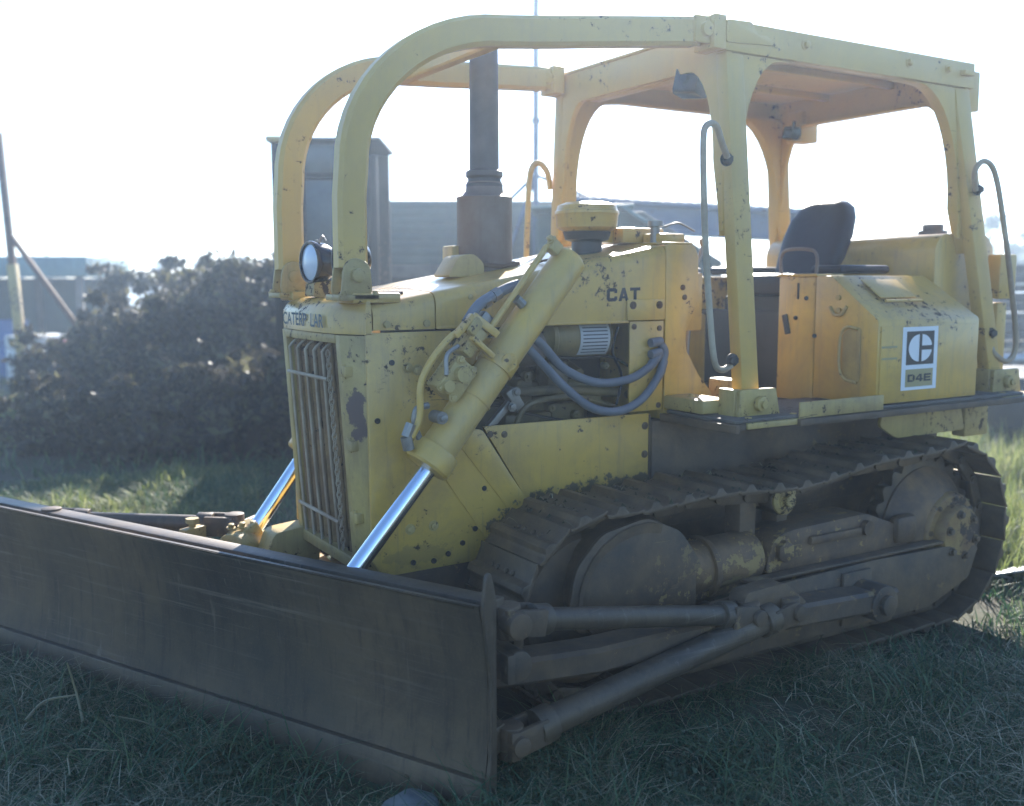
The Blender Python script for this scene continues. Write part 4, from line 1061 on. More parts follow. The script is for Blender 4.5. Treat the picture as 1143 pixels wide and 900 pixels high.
def running_gear(s):
    Y = lambda v: s * v
    # sprocket with round notches
    n = 24; pr = []
    for k in range(n * 6):
        a = k / (n * 6) * 2 * math.pi; ph = (k % 6) / 6
        r = 0.382 - 0.042 * (0.5 + 0.5 * math.cos(2 * math.pi * ph)) ** 1.5
        pr.append((SX + r * math.cos(a), SZ + r * math.sin(a)))
    mb = MB(); mb.prism(pr, 'y', Y(0.735), Y(0.79), 0.002); sp = Ps('sprocket', mb, 'steel')
    mb = MB(); mb.lathe((SX, Y(0.78), SZ), (0, s, 0), [(0.0, 0.0), (0.0, 0.315), (0.02, 0.315), (0.03, 0.30), (0.07, 0.265), (0.10, 0.20), (0.115, 0.18), (0.12, 0.0)], 48)
    mb.lathe((SX, Y(0.66), SZ), (0, s, 0), [(0.0, 0.0), (0.0, 0.34), (0.05, 0.34), (0.07, 0.30), (0.07, 0.0)], 48)
    Ps('final_drive_cover', mb, 'dirty_y', sp)
    mb = MB(); hx, hz_ = SX - 0.075, SZ - 0.01
    mb.lathe((hx, Y(0.87), hz_), (0, s, 0), [(0.0, 0.0), (0.0, 0.205), (0.03, 0.20), (0.045, 0.185), (0.046, 0.150), (0.085, 0.146), (0.10, 0.135), (0.105, 0.05), (0.105, 0)], 40)
    h = Ps('hub_cap', mb, 'hub', sp)
    mb = MB()
    for k in range(6):
        a = k / 6 * 2 * math.pi + 0.3; mb.bolt((hx + 0.108 * math.cos(a), Y(0.972), hz_ + 0.108 * math.sin(a)), (0, s, 0), 0.016, 0.02)
    for k in range(8):
        a = k / 8 * 2 * math.pi + 0.1; mb.bolt((hx + 0.172 * math.cos(a), Y(0.914), hz_ + 0.172 * math.sin(a)), (0, s, 0), 0.010, 0.012)
    Ps('hub_bolt', mb, 'dirty', sp)
    # idler
    mb = MB(); mb.lathe((IX, Y(0.70), IZ), (0, s, 0), [(0.0, 0.0), (0.0, 0.29), (0.03, 0.315), (0.10, 0.315), (0.13, 0.29), (0.135, 0.26), (0.15, 0.12), (0.155, 0.0)], 48); Ps('idler_wheel', mb, 'dirty')
    mb = MB(); mb.cyl((IX, Y(0.84), IZ), (IX, Y(0.93), IZ), 0.085, seg=24, bev=0.008); mb.prism(rounded([(0.92, 0.33), (0.92, 0.46), (0.55, 0.56), (0.30, 0.55), (0.30, 0.30), (0.55, 0.30)], 0.05), 'y', Y(0.865), Y(0.905), 0.006); Ps('idler_yoke', mb, 'dirty_y')
    # big rounded guard over the idler bearing
    mb = MB()
    secs = []
    for k in range(9):
        a = R_(-5 + k * 14); x = 0.80; r = 0.33
        secs.append([V(0.62 + r * math.cos(a) * 0.95, Y(0.70), 0.47 + r * math.sin(a)), V(0.62 + r * math.cos(a) * 0.95, Y(0.955), 0.46 + (r - 0.05) * math.sin(a)),
                     V(0.62 + (r - 0.02) * math.cos(a) * 0.95, Y(0.95), 0.44 + (r - 0.07) * math.sin(a)), V(0.62 + (r - 0.02) * math.cos(a) * 0.95, Y(0.70), 0.45 + (r - 0.02) * math.sin(a))])
    mb.loft(secs)
    mb.prism(rounded([(0.98, 0.40), (0.94, 0.60), (0.82, 0.72), (0.60, 0.76), (0.42, 0.68), (0.30, 0.52), (0.60, 0.40)], 0.04), 'y', Y(0.925), Y(0.945), 0.006)
    Ps('idler_guard', mb, 'dirty')
    # track roller frame
    mb = MB()
    mb.b6(-1.0, 0.60, Y(0.66), Y(0.86), 0.33, 0.52, 0.03)
    mb.cyl((0.45, Y(0.79), 0.46), (-0.10, Y(0.79), 0.47), 0.115, seg=32, bev=0.01); mb.cyl((0.20, Y(0.79), 0.46), (0.17, Y(0.79), 0.46), 0.135, seg=32, bev=0.005)
    mb.prism(rounded([(-0.1, 0.40), (-0.14, 0.56), (-0.25, 0.585), (-0.75, 0.60), (-1.02, 0.50), (-1.08, 0.38)], 0.05), 'y', Y(0.70), Y(0.90), 0.02)
    Ps('roller_frame', mb, 'dirty_y')
    mb = MB(); mb.b6(-0.70, -0.36, Y(0.90), Y(0.925), 0.505, 0.545, 0.01); mb.cyl((-0.74, Y(0.88), 0.535), (-0.74, Y(0.93), 0.535), 0.035, seg=18); mb.bolt((-0.20, Y(0.90), 0.50), (0, s, 0), 0.05, 0.03); mb.b6(-1.10, -0.95, Y(0.86), Y(0.93), 0.42, 0.56, 0.03)
    Ps('frame_fitting', mb, 'dirty_y')
    # carrier roller
    mb = MB(); q = at(878, 558, 'y', 0.88); cx, cz = q.x, q.z
    mb.cyl((cx, Y(0.66), cz), (cx, Y(0.86), cz), 0.075, seg=28, bev=0.006); Ps('carrier_roller', mb, 'steel')
    mb = MB(); mb.lathe((cx, Y(0.86), cz), (0, s, 0), [(0, 0), (0, 0.070), (0.012, 0.070), (0.02, 0.058), (0.02, 0.0)], 28); mb.bolt((cx, Y(0.88), cz), (0, s, 0), 0.03, 0.03)
    Ps('roller_cap', mb, 'yellow_worn')
    mb = MB(); mb.b6(cx + 0.10, cx + 0.20, Y(0.70), Y(0.80), 0.5, cz + 0.02, 0.01); mb.bar((cx + 0.15, Y(0.75), cz - 0.02), (cx, Y(0.75), cz), 0.06, 0.06); mb.b6(cx - 0.14, cx - 0.07, Y(0.66), Y(0.76), 0.5, cz + 0.04, 0.01); Ps('roller_support', mb, 'dirty')
    # bottom rollers
    for k in range(5):
        x = 0.40 - k * 0.33
        mb = MB(); mb.lathe((x, Y(0.66), 0.17), (0, s, 0), [(0, 0), (0, 0.115), (0.02, 0.115), (0.03, 0.09), (0.17, 0.09), (0.18, 0.115), (0.20, 0.115), (0.20, 0.05), (0.22, 0.05), (0.22, 0)], 24); Ps('track_roller', mb, 'steel')
    # roller guard plate with its ledge
    G = [(0.62, 0.15), (0.62, 0.34), (0.05, 0.375), (-0.72, 0.395), (-1.38, 0.38), (-1.52, 0.35), (-1.45, 0.20), (-1.15, 0.10), (0.50, 0.10)]
    mb = MB(); mb.prism(rounded(G, 0.02), 'y', Y(0.950), Y(0.972), 0.004); mb.b6(-1.25, 0.05, Y(0.90), Y(0.965), 0.398, 0.412, 0.004)
    Ps('roller_guard', mb, 'dirty')
running_gear(1); running_gear(-1)

# --- C frame, blade and braces
bA = V(1.563, 1.303, 0); bdir = V(0.433, -0.9014, 0).normalized(); bn = V(0.9014, 0.433, 0).normalized()   # bn points forwards
BL = 3.12
def bl(t, f, z): return bA + bdir * t + bn * f + V(0, 0, z)
mb = MB()
for s in (1, -1):
    mb.tube([(-0.60, s * 1.06, 0.26), (0.10, s * 1.06, 0.29), (0.35, s * 1.06, 0.30)], 0.0, 4, 0)
    mb.rtube([(-0.72, s * 1.045, 0.25), (0.30, s * 1.045, 0.30), (0.95, s * 1.045, 0.30), (1.30, s * 0.98, 0.30), (1.55, s * 0.72, 0.31), (1.72, s * 0.36, 0.32), (1.82, s * 0.0, 0.32)], 0.10, 0.15, (0, 0, 1), 0.015)
cfm = Ps('c_frame', mb, 'dirty')
mb = MB()
for s in (1, -1):
    mb.cyl((-0.62, s * 0.95, 0.245), (-0.62, s * 1.13, 0.245), 0.085, seg=24, bev=0.008); mb.cyl((-0.62, s * 1.13, 0.245), (-0.62, s * 1.155, 0.245), 0.045, seg=18, bev=0.004)
    mb.b6(-0.69, -0.50, s * 0.973, s * 0.995, 0.12, 0.37, 0.01)
    mb.prism(rounded([(0.26, 0.33), (0.24, 0.44), (0.02, 0.45), (-0.12, 0.34)], 0.03), 'y', s * 1.04, s * 1.13, 0.008)
Ps('trunnion', mb, 'dirty')
mb = MB(); mb.lathe((1.84, 0, 0.32), (1, 0, 0), [(-0.05, 0), (-0.05, 0.10), (0.05, 0.11), (0.10, 0.08), (0.10, 0)], 20)
mb.b6(1.52, 1.66, -0.70, -0.48, 0.38, 0.50, 0.02); mb.b6(1.52, 1.66, 0.48, 0.70, 0.38, 0.46, 0.02)
mb.prism(rounded([(1.50, 0.38), (1.78, 0.38), (1.70, 0.58), (1.48, 0.60)], 0.03), 'y', -0.42, -0.28, 0.01)
Ps('c_frame_ball', mb, 'yellow_worn')
# blade: curved mouldboard
mb = MB(); prof = []
for k in range(13):
    t = k / 12; z = -0.05 + t * 0.72
    f = 0.055 * (2 * t - 1) ** 2 - 0.045
    prof.append((f, z))
th = 0.016
ring0 = [(f, z) for f, z in prof] + [(f - th, z) for f, z in prof[::-1]]
mb.loft([[bl(t, f, z) for f, z in ring0] for t in (0, 0.02, BL * 0.25, BL * 0.5, BL * 0.75, BL - 0.02, BL)])
bd_ = Ps('blade', mb, 'blade', label='rusty brown angled blade')
mb = MB(); mb.loft([[bl(t, 0.019, -0.06), bl(t, 0.002, 0.085), bl(t, -0.025, 0.085), bl(t, -0.005, -0.06)] for t in (-0.005, BL * 0.5, BL + 0.005)], bev=0.003); Ps('cutting_edge', mb, 'blade', bd_)
mb = MB()
for t in (0.10, 0.30, 0.55, 0.85, 1.15, 1.45, 1.75, 2.05, 2.35, 2.6, 2.85, 3.02):
    q = bl(t, 0.010, 0.02); mb.cyl(q, q + bn * 0.004 , 0.014, seg=12)
Ps('edge_bolt', mb, 'blade', bd_)
mb = MB()
for t, sg in ((-0.006, 1), (BL + 0.006, -1)):
    prof_e = rounded([(0.016, -0.05), (-0.030, 0.15), (-0.035, 0.42), (0.008, 0.66), (-0.01, 0.765), (-0.035, 0.775), (-0.06, 0.70), (-0.065, 0.60), (-0.065, 0.05), (-0.03, -0.05)], 0.02)
    mb.loft([[bl(t, f, z) for f, z in prof_e], [bl(t - 0.014 * sg, f, z) for f, z in prof_e]], bev=0.003)
Ps('blade_end_plate', mb, 'blade', bd_)
mb = MB()      # rear ribs and box beams
for z in (0.60, 0.16): mb.loft([[bl(t, -0.105, z - 0.05), bl(t, -0.105, z + 0.045), bl(t, -0.19, z + 0.045), bl(t, -0.19, z - 0.05)] for t in (0.03, BL - 0.03)], bev=0.006)
mb.loft([[bl(t, 0.016, 0.668), bl(t, -0.030, 0.660), bl(t, -0.03, 0.645), bl(t, 0.0, 0.650)] for t in (0.02, BL - 0.02)])
for t in (0.5, 1.1, 1.56, 2.0, 2.6):
    mb.loft([[bl(t - 0.01, -0.10, 0.0), bl(t - 0.01, -0.10, 0.60), bl(t - 0.01, -0.26, 0.50), bl(t - 0.01, -0.26, 0.10)], [bl(t + 0.01, -0.10, 0.0), bl(t + 0.01, -0.10, 0.60), bl(t + 0.01, -0.26, 0.50), bl(t + 0.01, -0.26, 0.10)]])
Ps('blade_rib', mb, 'blade', bd_)
# braces on both sides
def brace(p0, p1, r, lit=None):
    p0, p1 = V(*p0), V(*p1); d = (p1 - p0).normalized(); s = d.cross(V(0, 0, 1)).normalized()
    mb = MB(); mb.cyl(p0 + d * 0.12, p1 - d * 0.12, r, seg=28); mb.cyl(p0 + d * 0.10, p0 + d * 0.17, r + 0.014, seg=28, bev=0.004); mb.cyl(p1 - d * 0.17, p1 - d * 0.10, r + 0.014, seg=28, bev=0.004)
    b = Ps('blade_brace', mb, 'blade')
    mb = MB()
    for p in (p0, p1):
        mb.bar(p - d * 0.0 + s * 0.045, p + (d if p is p0 else -d) * 0.13 + s * 0.045, 0.022, 0.09); mb.bar(p - s * 0.045, p + (d if p is p0 else -d) * 0.13 - s * 0.045, 0.022, 0.09)
        mb.cyl(p - s * 0.075, p + s * 0.075, 0.034, seg=20, bev=0.004); mb.cyl(p - V(0, 0, 0.06), p + V(0, 0, 0.055), 0.045, seg=20, bev=0.006)
    Ps('brace_clevis', mb, 'dirty', b)
uT, uE = at(566, 692, 'y', 1.20), at(835, 686, 'y', 1.12)
brace((uT.x, 1.20, uT.z), (uE.x, 1.12, uE.z), 0.040)
lT, lE = at(570, 826, 'y', 1.20), at(880, 680, 'y', 1.13)
brace((lT.x, 1.20, lT.z), (lE.x, 1.13, lE.z), 0.052)
m0 = at(560, 738, 'y', 1.17)
mb = MB(); mb.cyl((m0.x - 0.02, 1.10, m0.z), (m0.x - 0.02, 1.25, m0.z), 0.055, seg=24, bev=0.008); mb.cyl((uT.x, 1.12, uT.z), (uT.x, 1.29, uT.z), 0.045, seg=20, bev=0.006)
for q in (uT, lT, m0):
    mb.bar(bl(0.14, -0.19, q.z), V(q.x, 1.20, q.z), 0.07, 0.09); mb.b6(q.x + 0.0, q.x + 0.03, 1.14, 1.26, q.z - 0.05, q.z + 0.05)
Ps('blade_bracket', mb, 'dirty', bd_)
rU0 = bl(2.62, -0.16, 0.60); rU1 = at(262, 586, 'z', 0.56)
rU0 = at(58, 580, 'z', 0.60)
brace(tuple(rU0), tuple(rU1), 0.040)
brace(tuple(bl(2.75, -0.16, 0.12)), (1.2, -1.12, 0.3), 0.05)
mb = MB(); q = at(215, 592, 'z', 0.57); mb.cyl(q + V(0, 0, -0.12), q + V(0, 0, 0.05), 0.016, seg=12); mb.cyl(q + V(0, 0, 0.035), q + V(0, 0, 0.055), 0.032, seg=6); mb.box(q + V(0, 0, -0.02), (0.12, 0.05, 0.07), Matrix.Rotation(0.5, 3, 'Z'), 0.006)
Ps('brace_pin', mb, 'yellow_worn')
mb = MB(); mb.tube([at(150, 628, 'z', .50), at(210, 606, 'z', .52), at(250, 592, 'z', .50), at(300, 572, 'z', .52)], 0.014, 8)
Ps('tilt_hose', mb, 'fitting')
mb = MB(); q = at(271, 612, 'z', 0.48); mb.cyl(q + V(-0.07, -0.05, 0), q + V(0.07, 0.05, 0), 0.085, seg=24, bev=0.012); mb.cyl(q + V(0.05, 0.05, 0.0), q + V(0.10, 0.08, 0.0), 0.05, seg=20, bev=0.006); mb.box(q + V(-0.02, -0.03, 0.06), (0.13, 0.12, 0.07), Matrix.Rotation(0.5, 3, 'Y'), 0.012)
for k in range(3): mb.bolt(q + V(0.05 - 0.05 * k, 0, 0.10), (0, 0.2, 1), 0.014, 0.02)
Ps('rod_end_block', mb, 'yellow_worn')
mb = MB(); q = at(318, 615, 'z', 0.42); mb.prism(rounded([(1.42, -0.55), (1.74, -0.50), (1.66, -0.20), (1.46, -0.18)], 0.03), 'z', 0.40, 0.425, 0.004); mb.bar(at(300, 640, 'z', 0.40), at(322, 600, 'z', 0.50), 0.14, 0.12); Ps('c_frame_gusset', mb, 'yellow')

# ================================================================== BACKGROUND THINGS
def atg(u, dist):
    """a point on the ground under picture column u at a distance"""
    p = atd(u, 326, dist); p.z = ground_z(p.x, p.y) if max(abs(p.x), abs(p.y)) < 60 else -0.03
    return p
def zat(v, dist, u=500): return atd(u, v, dist).z
hF = Vector((cF.x, cF.y, 0)).normalized(); hR = Vector((cR.x, cR.y, 0)).normalized()
def ang_rot(a=0.0):
    """a frame whose x axis runs along the picture to the right, turned by a"""
    q = Matrix.Rotation(a, 3, 'Z'); x = q @ hR; y = q @ hF
    return Matrix((x, y, Vector((0, 0, 1)))).transposed()
def local(mb, loc, rot):
    bmesh.ops.transform(mb.bm, matrix=Matrix.Translation(loc) @ rot.to_4x4(), verts=mb.bm.verts); return mb
M['green_panel'] = mat('weathered_green_boards', (0.055, 0.085, 0.07), 0.7, base2=(0.035, 0.06, 0.055), grime=0.4, grime_col=(0.06, 0.06, 0.05), streak=0.6, bump=0.3)
M['wood'] = mat('bleached_timber', (0.15, 0.125, 0.10), 0.85, base2=(0.08, 0.065, 0.05), streak=0.5, bump=0.5)
M['blue_steel'] = mat('faded_blue_steel', (0.05, 0.10, 0.19), 0.5, base2=(0.07, 0.10, 0.15), chips=0.5, bump=0.2)
M['cab'] = mat('dark_cab_paint', (0.014, 0.013, 0.012), 0.7, base2=(0.04, 0.03, 0.024), chips=0.9, chip_col=(0.12, 0.09, 0.06), bump=0.2)
M['cab_glass'] = mat('dusty_cab_glass', (0.10, 0.11, 0.11), 0.35, base2=(0.05, 0.06, 0.06), grime=0.5, grime_col=(0.07, 0.07, 0.07), bump=0)
M['white_paint'] = mat('chalky_white_paint', (0.62, 0.62, 0.58), 0.6, base2=(0.5, 0.5, 0.47), streak=0.4, bump=0.1)
M['blue_paint'] = mat('blue_drum_paint', (0.04, 0.11, 0.28), 0.5, chips=0.6)
M['red_paint'] = mat('red_drum_paint', (0.28, 0.05, 0.04), 0.5, chips=0.7)
M['roof_green'] = mat('blue_green_roof_sheet', (0.10, 0.20, 0.20), 0.5, base2=(0.08, 0.15, 0.16), streak=0.5)
M['rubber'] = mat('black_plastic_tank', (0.020, 0.020, 0.022), 0.45, bump=0.1)
M['galv'] = mat('galvanised_sheet', (0.42, 0.43, 0.44), 0.4, metal=0.6, base2=(0.32, 0.33, 0.34), bump=0.2)
M['bark'] = mat('grey_bark', (0.09, 0.07, 0.055), 0.9, bump=0.8)
M['stone'] = mat('grey_stone', (0.16, 0.16, 0.15), 0.85, base2=(0.10, 0.10, 0.095), bump=0.6, bscale=30)

def P2(name, mb, m, parent): return mb.build(name, M[m], parent)
# old machine cab behind the nose
D = 9.2
c0 = atg(373, D); r0 = ang_rot(0.0)
cab = empty('machine_cab'); tag(cab, 'dark machine cab with dusty panes and yellow roof edge, behind the bulldozer nose', 'machine cab')
def cabp(name, m, *boxes, bev=0.01):
    mb = MB()
    for b in boxes: mb.b6(*b, bev)
    return P2(name, local(mb, c0, r0), m, cab)
zt = zat(157, D)
cabp('cab_frame', 'cab', (-0.53, -0.47, 0, 0.06, 1.2, zt), (-0.30, -0.24, 0, 0.06, 1.2, zt), (0.06, 0.12, 0, 0.06, 1.2, zt), (0.34, 0.40, 0, 0.06, 1.2, zt - 0.10), (-0.53, 0.40, 0.90, 0.96, 1.2, zt), (-0.52, 0.39, 0.02, 0.92, 1.15, 1.25), (-0.30, 0.08, 0.0, 0.05, 2.60, 2.64))
cabp('cab_roof', 'yellow_worn', (-0.56, -0.42, -0.06, 0.98, zt + 0.002, zt + 0.05)); cabp('roof_panel', 'cab', (-0.419, 0.44, -0.05, 0.96, zt + 0.002, zt + 0.04))
cabp('cab_window', 'cab_glass', (-0.24, 0.06, 0.02, 0.03, 2.66, zt - 0.01)); cabp('cab_window', 'cab_glass', (-0.24, 0.06, 0.02, 0.03, 1.9, 2.60))
cabp('cab_side', 'cab', (0.12, 0.34, 0.02, 0.04, 1.25, zt - 0.12)); cabp('cab_side', 'cab', (-0.47, -0.30, 0.02, 0.04, 1.25, zt - 0.02))
cabp('machine_body', 'cab', (-0.45, 1.0, 0.05, 1.6, 0.35, 1.15), bev=0.05); 
mb = MB()
for x in (0.05, 0.75): mb.cyl((x, -0.05, 0.42), (x, 0.25, 0.42), 0.42, seg=28, bev=0.04)
for x in (0.05, 0.75): mb.cyl((x, 1.4, 0.42), (x, 1.7, 0.42), 0.42, seg=28, bev=0.04)
local(mb, c0, r0)
for o_ in [Ps('wheel', mb, 'rubber', cab)]: pass
# green boarded trailer behind the exhaust
D = 12.5
c0 = atg(515, D); r0 = ang_rot(0.05)
tr = empty('boarded_trailer'); tag(tr, 'long green boarded trailer body standing behind the exhaust stack', 'trailer')
zt, zb = zat(221, D), zat(292, D)
mb = MB()
for k in range(8):
    h = (zt - zb) / 8; mb.b6(-1.25, 1.45, -0.012 + 0.004 * (k % 2), 0.02, zb + h * k + 0.004, zb + h * (k + 1) - 0.004, 0.003)
mb.b6(-1.25, 1.45, 0.02, 0.05, zb, zt, 0.004); P2('side_boards', local(mb, c0, r0), 'green_panel', tr)
mb = MB(); mb.b6(-1.25, 1.45, 2.2, 2.25, zb, zt, 0.004); mb.b6(-1.25, 1.45, 0.05, 2.2, zb, zb + 0.05); mb.b6(-1.25, -1.2, 0.05, 2.2, zb, zt); P2('trailer_body', local(mb, c0, r0), 'green_panel', tr)
mb = MB(); mb.b6(-1.35, 1.55, -0.05, 2.3, zb - 0.16, zb - 0.01, 0.01); P2('trailer_bed', local(mb, c0, r0), 'wood', tr)
for x in (-0.8, 0.9):
    mb = MB(); mb.cyl((x, 0.1, 0.5), (x, 0.4, 0.5), 0.5, seg=28, bev=0.05); P2('wheel', local(mb, c0, r0), 'rubber', tr)
mb = MB(); mb.b6(-1.2, 1.4, 0.5, 0.65, 0.9, zb - 0.16); mb.b6(-1.2, 1.4, 1.6, 1.75, 0.9, zb - 0.16); mb.cyl((-0.8, 0.1, 0.5), (-0.8, 2.2, 0.5), 0.06); mb.b6(-0.85, -0.75, 0.5, 1.75, 0.5, 0.92); mb.cyl((0.9, 0.1, 0.5), (0.9, 2.2, 0.5), 0.06); mb.b6(0.85, 0.95, 0.5, 1.75, 0.5, 0.92)
P2('chassis', local(mb, c0, r0), 'dark', tr)
# lattice mast with braces
D = 11.2
m_ = empty('radio_mast'); tag(m_, 'thin blue grey steel mast with spread braces, tall behind the exhaust stack', 'mast')
b0 = atg(598, D)
mb = MB(); mb.cyl(b0 + V(0, 0, 0), b0 + V(0, 0, 5.4), 0.036, 0.030, seg=12)
for z in (3.4, 4.2): mb.cyl(b0 + V(0, 0, z), b0 + V(0, 0, z + 0.05), 0.048, seg=12)
P2('mast_pole', mb, 'blue_steel', m_)
for (u, v) in ((560, 232), (632, 210), (575, 262)):
    mb = MB(); q = atd(u, v, D); mb.cyl(b0 + V(0, 0, zat(192, D)), q + (q - (b0 + V(0, 0, zat(192, D)))) * 0.8, 0.022, seg=10); P2('brace', mb, 'blue_steel', m_)
# long boom resting behind the driver's place
D = 10.4
bm0, bm1 = atd(628, 222, D), atd(930, 240, D + 1.2)
bo = empty('steel_boom'); tag(bo, 'long faded blue steel beam lying level behind the canopy posts', 'beam')
dd_ = (bm1 - bm0).normalized()
mb = MB(); mb.bar(bm0, bm1, 0.24, 0.05, bev=0.004); mb.bar(bm0 + V(0, 0, -0.145), bm1 + V(0, 0, -0.145), 0.05, 0.25); mb.bar(bm0 + V(0, 0, -0.28), bm1 + V(0, 0, -0.28), 0.26, 0.05); P2('beam', mb, 'blue_steel', bo)
mb = MB()
for k in range(26):
    q = bm0 + dd_ * (0.08 + k * 0.115); mb.box(q + V(0, 0, 0.03), (0.07, 0.12, 0.025), None, 0.003)
P2('timber_packing', mb, 'wood', bo)
for t in (0.12, 0.9):
    q = bm0 + (bm1 - bm0) * t; mb = MB(); mb.b6(q.x - 0.06, q.x + 0.06, q.y - 0.06, q.y + 0.06, -0.03, q.z - 0.25); P2('stand', mb, 'dirty', bo)
# dark sloping gable / wing sheet
D = 9.8
sp_ = empty('sloping_shed'); tag(sp_, 'dark shed with sloping grey green sheet roof behind the air cleaner', 'shed')
pl_ = [(600, 238), (718, 236), (806, 292), (806, 330), (600, 330)]
A0 = [atd(u, v, D) for u, v in pl_]; B0 = [p_ + hF * 2.5 for p_ in A0]
mb = MB(); mb.loft([A0, B0], bev=0.01); P2('shed_wall', mb, 'green_panel', sp_)
mb = MB(); q = [atd(u, v, D) for u, v in ((800, 288), (718, 234), (600, 236))]
for a_, b_ in ((q[0], q[1]), (q[1], q[2])): mb.bar(a_ + hF * 1.2 + V(0, 0, 0.03), b_ + hF * 1.2 + V(0, 0, 0.03), 2.7, 0.03)
P2('roof_sheet', mb, 'roof_green', sp_)
A1 = [atd(600, 330, D), atd(806, 330, D), atg(806, D), atg(600, D)]
mb = MB(); mb.loft([A1, [p_ + hF * 2.5 for p_ in A1]]); P2('lower_wall', mb, 'green_panel', sp_)

# --- right side: timber stack, pipe, tank, sheet
D = 14.5
for k in range(9):
    u0, v0 = 1100, 385 - k * 10.5
    p0 = atd(u0 + (k % 3) * 3, v0, D); p1 = p0 + hR * (1.6 + 0.2 * (k % 2)) + V(0, 0, 0.0)
    mb = MB(); mb.bar(p0, p1, 0.40, 0.085 + 0.018 * (k % 3), bev=0.008)
    if k == 0: mb.bar(p0 + V(0, 0, -0.50), p1 + V(0, 0, -0.50), 0.3, 0.85)
    o = mb.build('timber_plank', M['wood'], None)
    tag(o, 'bleached grey plank, part of the level stack behind the rear canopy post', 'plank', 'planks stacked behind the bulldozer')
mb = MB(); a = atd(1095, 400, 13.0); mb.cyl(a, a + hR * 2.2 + V(0, 0, -0.05), 0.06, seg=20); mb.cyl(a + hR * 0.5, a + hR * 0.56, 0.068, seg=20)
for t in (0.4, 1.8):
    mb.cyl(a + hR * t + V(0, 0, -0.02), V((a + hR * t).x, (a + hR * t).y, -0.05), 0.03, seg=10)
o = mb.build('steel_pipe', M['galv'], None); tag(o, 'grey steel pipe lying level in front of the plank stack', 'pipe')
tkc = atg(1180, 11.8)
tb = empty('plastic_tank', (0, 0, 0)); tag(tb, 'low black tank with a sunlit rounded top, at the right edge behind the track', 'tank')
zt = zat(402, 11.8)
mb = MB(); mb.lathe((tkc.x, tkc.y, 0.0), (0, 0, 1), [(0, 0.0), (0, 0.73), (0.03, 0.75), (zt - 0.14, 0.75), (zt - 0.05, 0.71), (zt - 0.01, 0.6), (zt, 0.35), (zt, 0.0)], 48)
for z in (0.2, 0.45): mb.lathe((tkc.x, tkc.y, 0.0), (0, 0, 1), [(z, 0.74), (z, 0.765), (z + 0.04, 0.765), (z + 0.04, 0.74)], 48)
P2('tank_shell', mb, 'rubber', tb)
mb = MB(); mb.cyl((tkc.x, tkc.y, zt), (tkc.x, tkc.y, zt + 0.05), 0.2, seg=28, bev=0.01); P2('lid', mb, 'rubber', tb)
mb = MB(); q = atg(1152, 6.3); mb.box(q + V(0, 0, 0.08), (0.35, 0.2, 0.012), Matrix.Rotation(0.35, 3, 'X') @ Matrix.Rotation(0.4, 3, 'Z'), 0.003); mb.box(q + V(0.1, -0.1, 0.05), (0.25, 0.15, 0.012), Matrix.Rotation(-0.25, 3, 'Y'), 0.003)
o = mb.build('scrap_sheet', M['galv'], None); tag(o, 'crumpled pale metal sheet on the grass just behind the rear of the track', 'metal sheet')

# --- left side: derrick pole, open shed, drums and boxes, scrap
D = 16.0
dr_ = empty('loader_mast'); tag(dr_, 'tall rusty pole with a slanting boom and yellow foot at the left edge', 'pole')
pb, ptp = atd(22, 372, D), atd(-2, 148, D); pb2 = V(pb.x, pb.y, 0) + (pb - ptp).normalized() * 0.0
foot = pb + (pb - ptp).normalized() * (pb.z / abs((pb - ptp).normalized().z))
mb = MB(); mb.bar(foot, ptp, 0.09, 0.09, up=hF, bev=0.01); P2('mast_pole', mb, 'rust', dr_)
mb = MB(); mb.bar(foot, pb + (ptp - pb) * 0.35, 0.12, 0.12, up=hF, bev=0.01); P2('mast_foot', mb, 'yellow_worn', dr_)
mb = MB(); mb.bar(atd(11, 262, D), atd(92, 372, D - 0.5), 0.07, 0.07, up=hF, bev=0.01); P2('boom', mb, 'rust', dr_)
D = 21.0
sh = empty('open_shed'); tag(sh, 'open sided shed with a flat blue green roof at the far left', 'shed')
c0 = atg(20, D); r0 = ang_rot(0.1); zt = zat(286, D)
mb = MB(); mb.b6(-2.5, 1.25, 0, 3.0, zt - 0.38, zt, 0.02); P2('roof', local(mb, c0, r0), 'roof_green', sh)
for x in (-2.2, -0.6, 1.05):
    for y in (0.2, 2.8):
        mb = MB(); mb.b6(x - 0.06, x + 0.06, y - 0.06, y + 0.06, 0, zt - 0.38); P2('post', local(mb, c0, r0), 'wood', sh)
mb = MB(); mb.b6(-2.4, 1.2, 2.85, 2.9, 0, zt - 0.4); P2('back_wall', local(mb, c0, r0), 'green_panel', sh)
def drum(u, dist, m, label, r=0.29, h=0.88):
    t = empty('steel_drum', atg(u, dist)); tag(t, label, 'drum')
    mb = MB(); mb.lathe((0, 0, 0), (0, 0, 1), [(0, 0), (0, r), (0.02, r + 0.006), (0.03, r), (h * 0.33, r), (h * 0.35, r + 0.012), (h * 0.37, r), (h * 0.66, r), (h * 0.68, r + 0.012), (h * 0.70, r), (h - 0.03, r), (h - 0.01, r + 0.006), (h, r), (h - 0.015, r - 0.02), (h - 0.015, 0)], 32)
    P2('drum_shell', mb, m, t)
    mb = MB(); mb.cyl((r * 0.6, 0, h - 0.015), (r * 0.6, 0, h + 0.01), 0.03, seg=14); P2('bung', mb, 'fitting', t)
drum(6, 20.2, 'blue_paint', 'blue drum standing under the shed roof at the far left', 0.34, 1.0)
drum(78, 16.0, 'red_paint', 'red drum beside the slanting boom foot')
drum(58, 17.5, 'white_paint', 'white drum between the pole and the red drum')
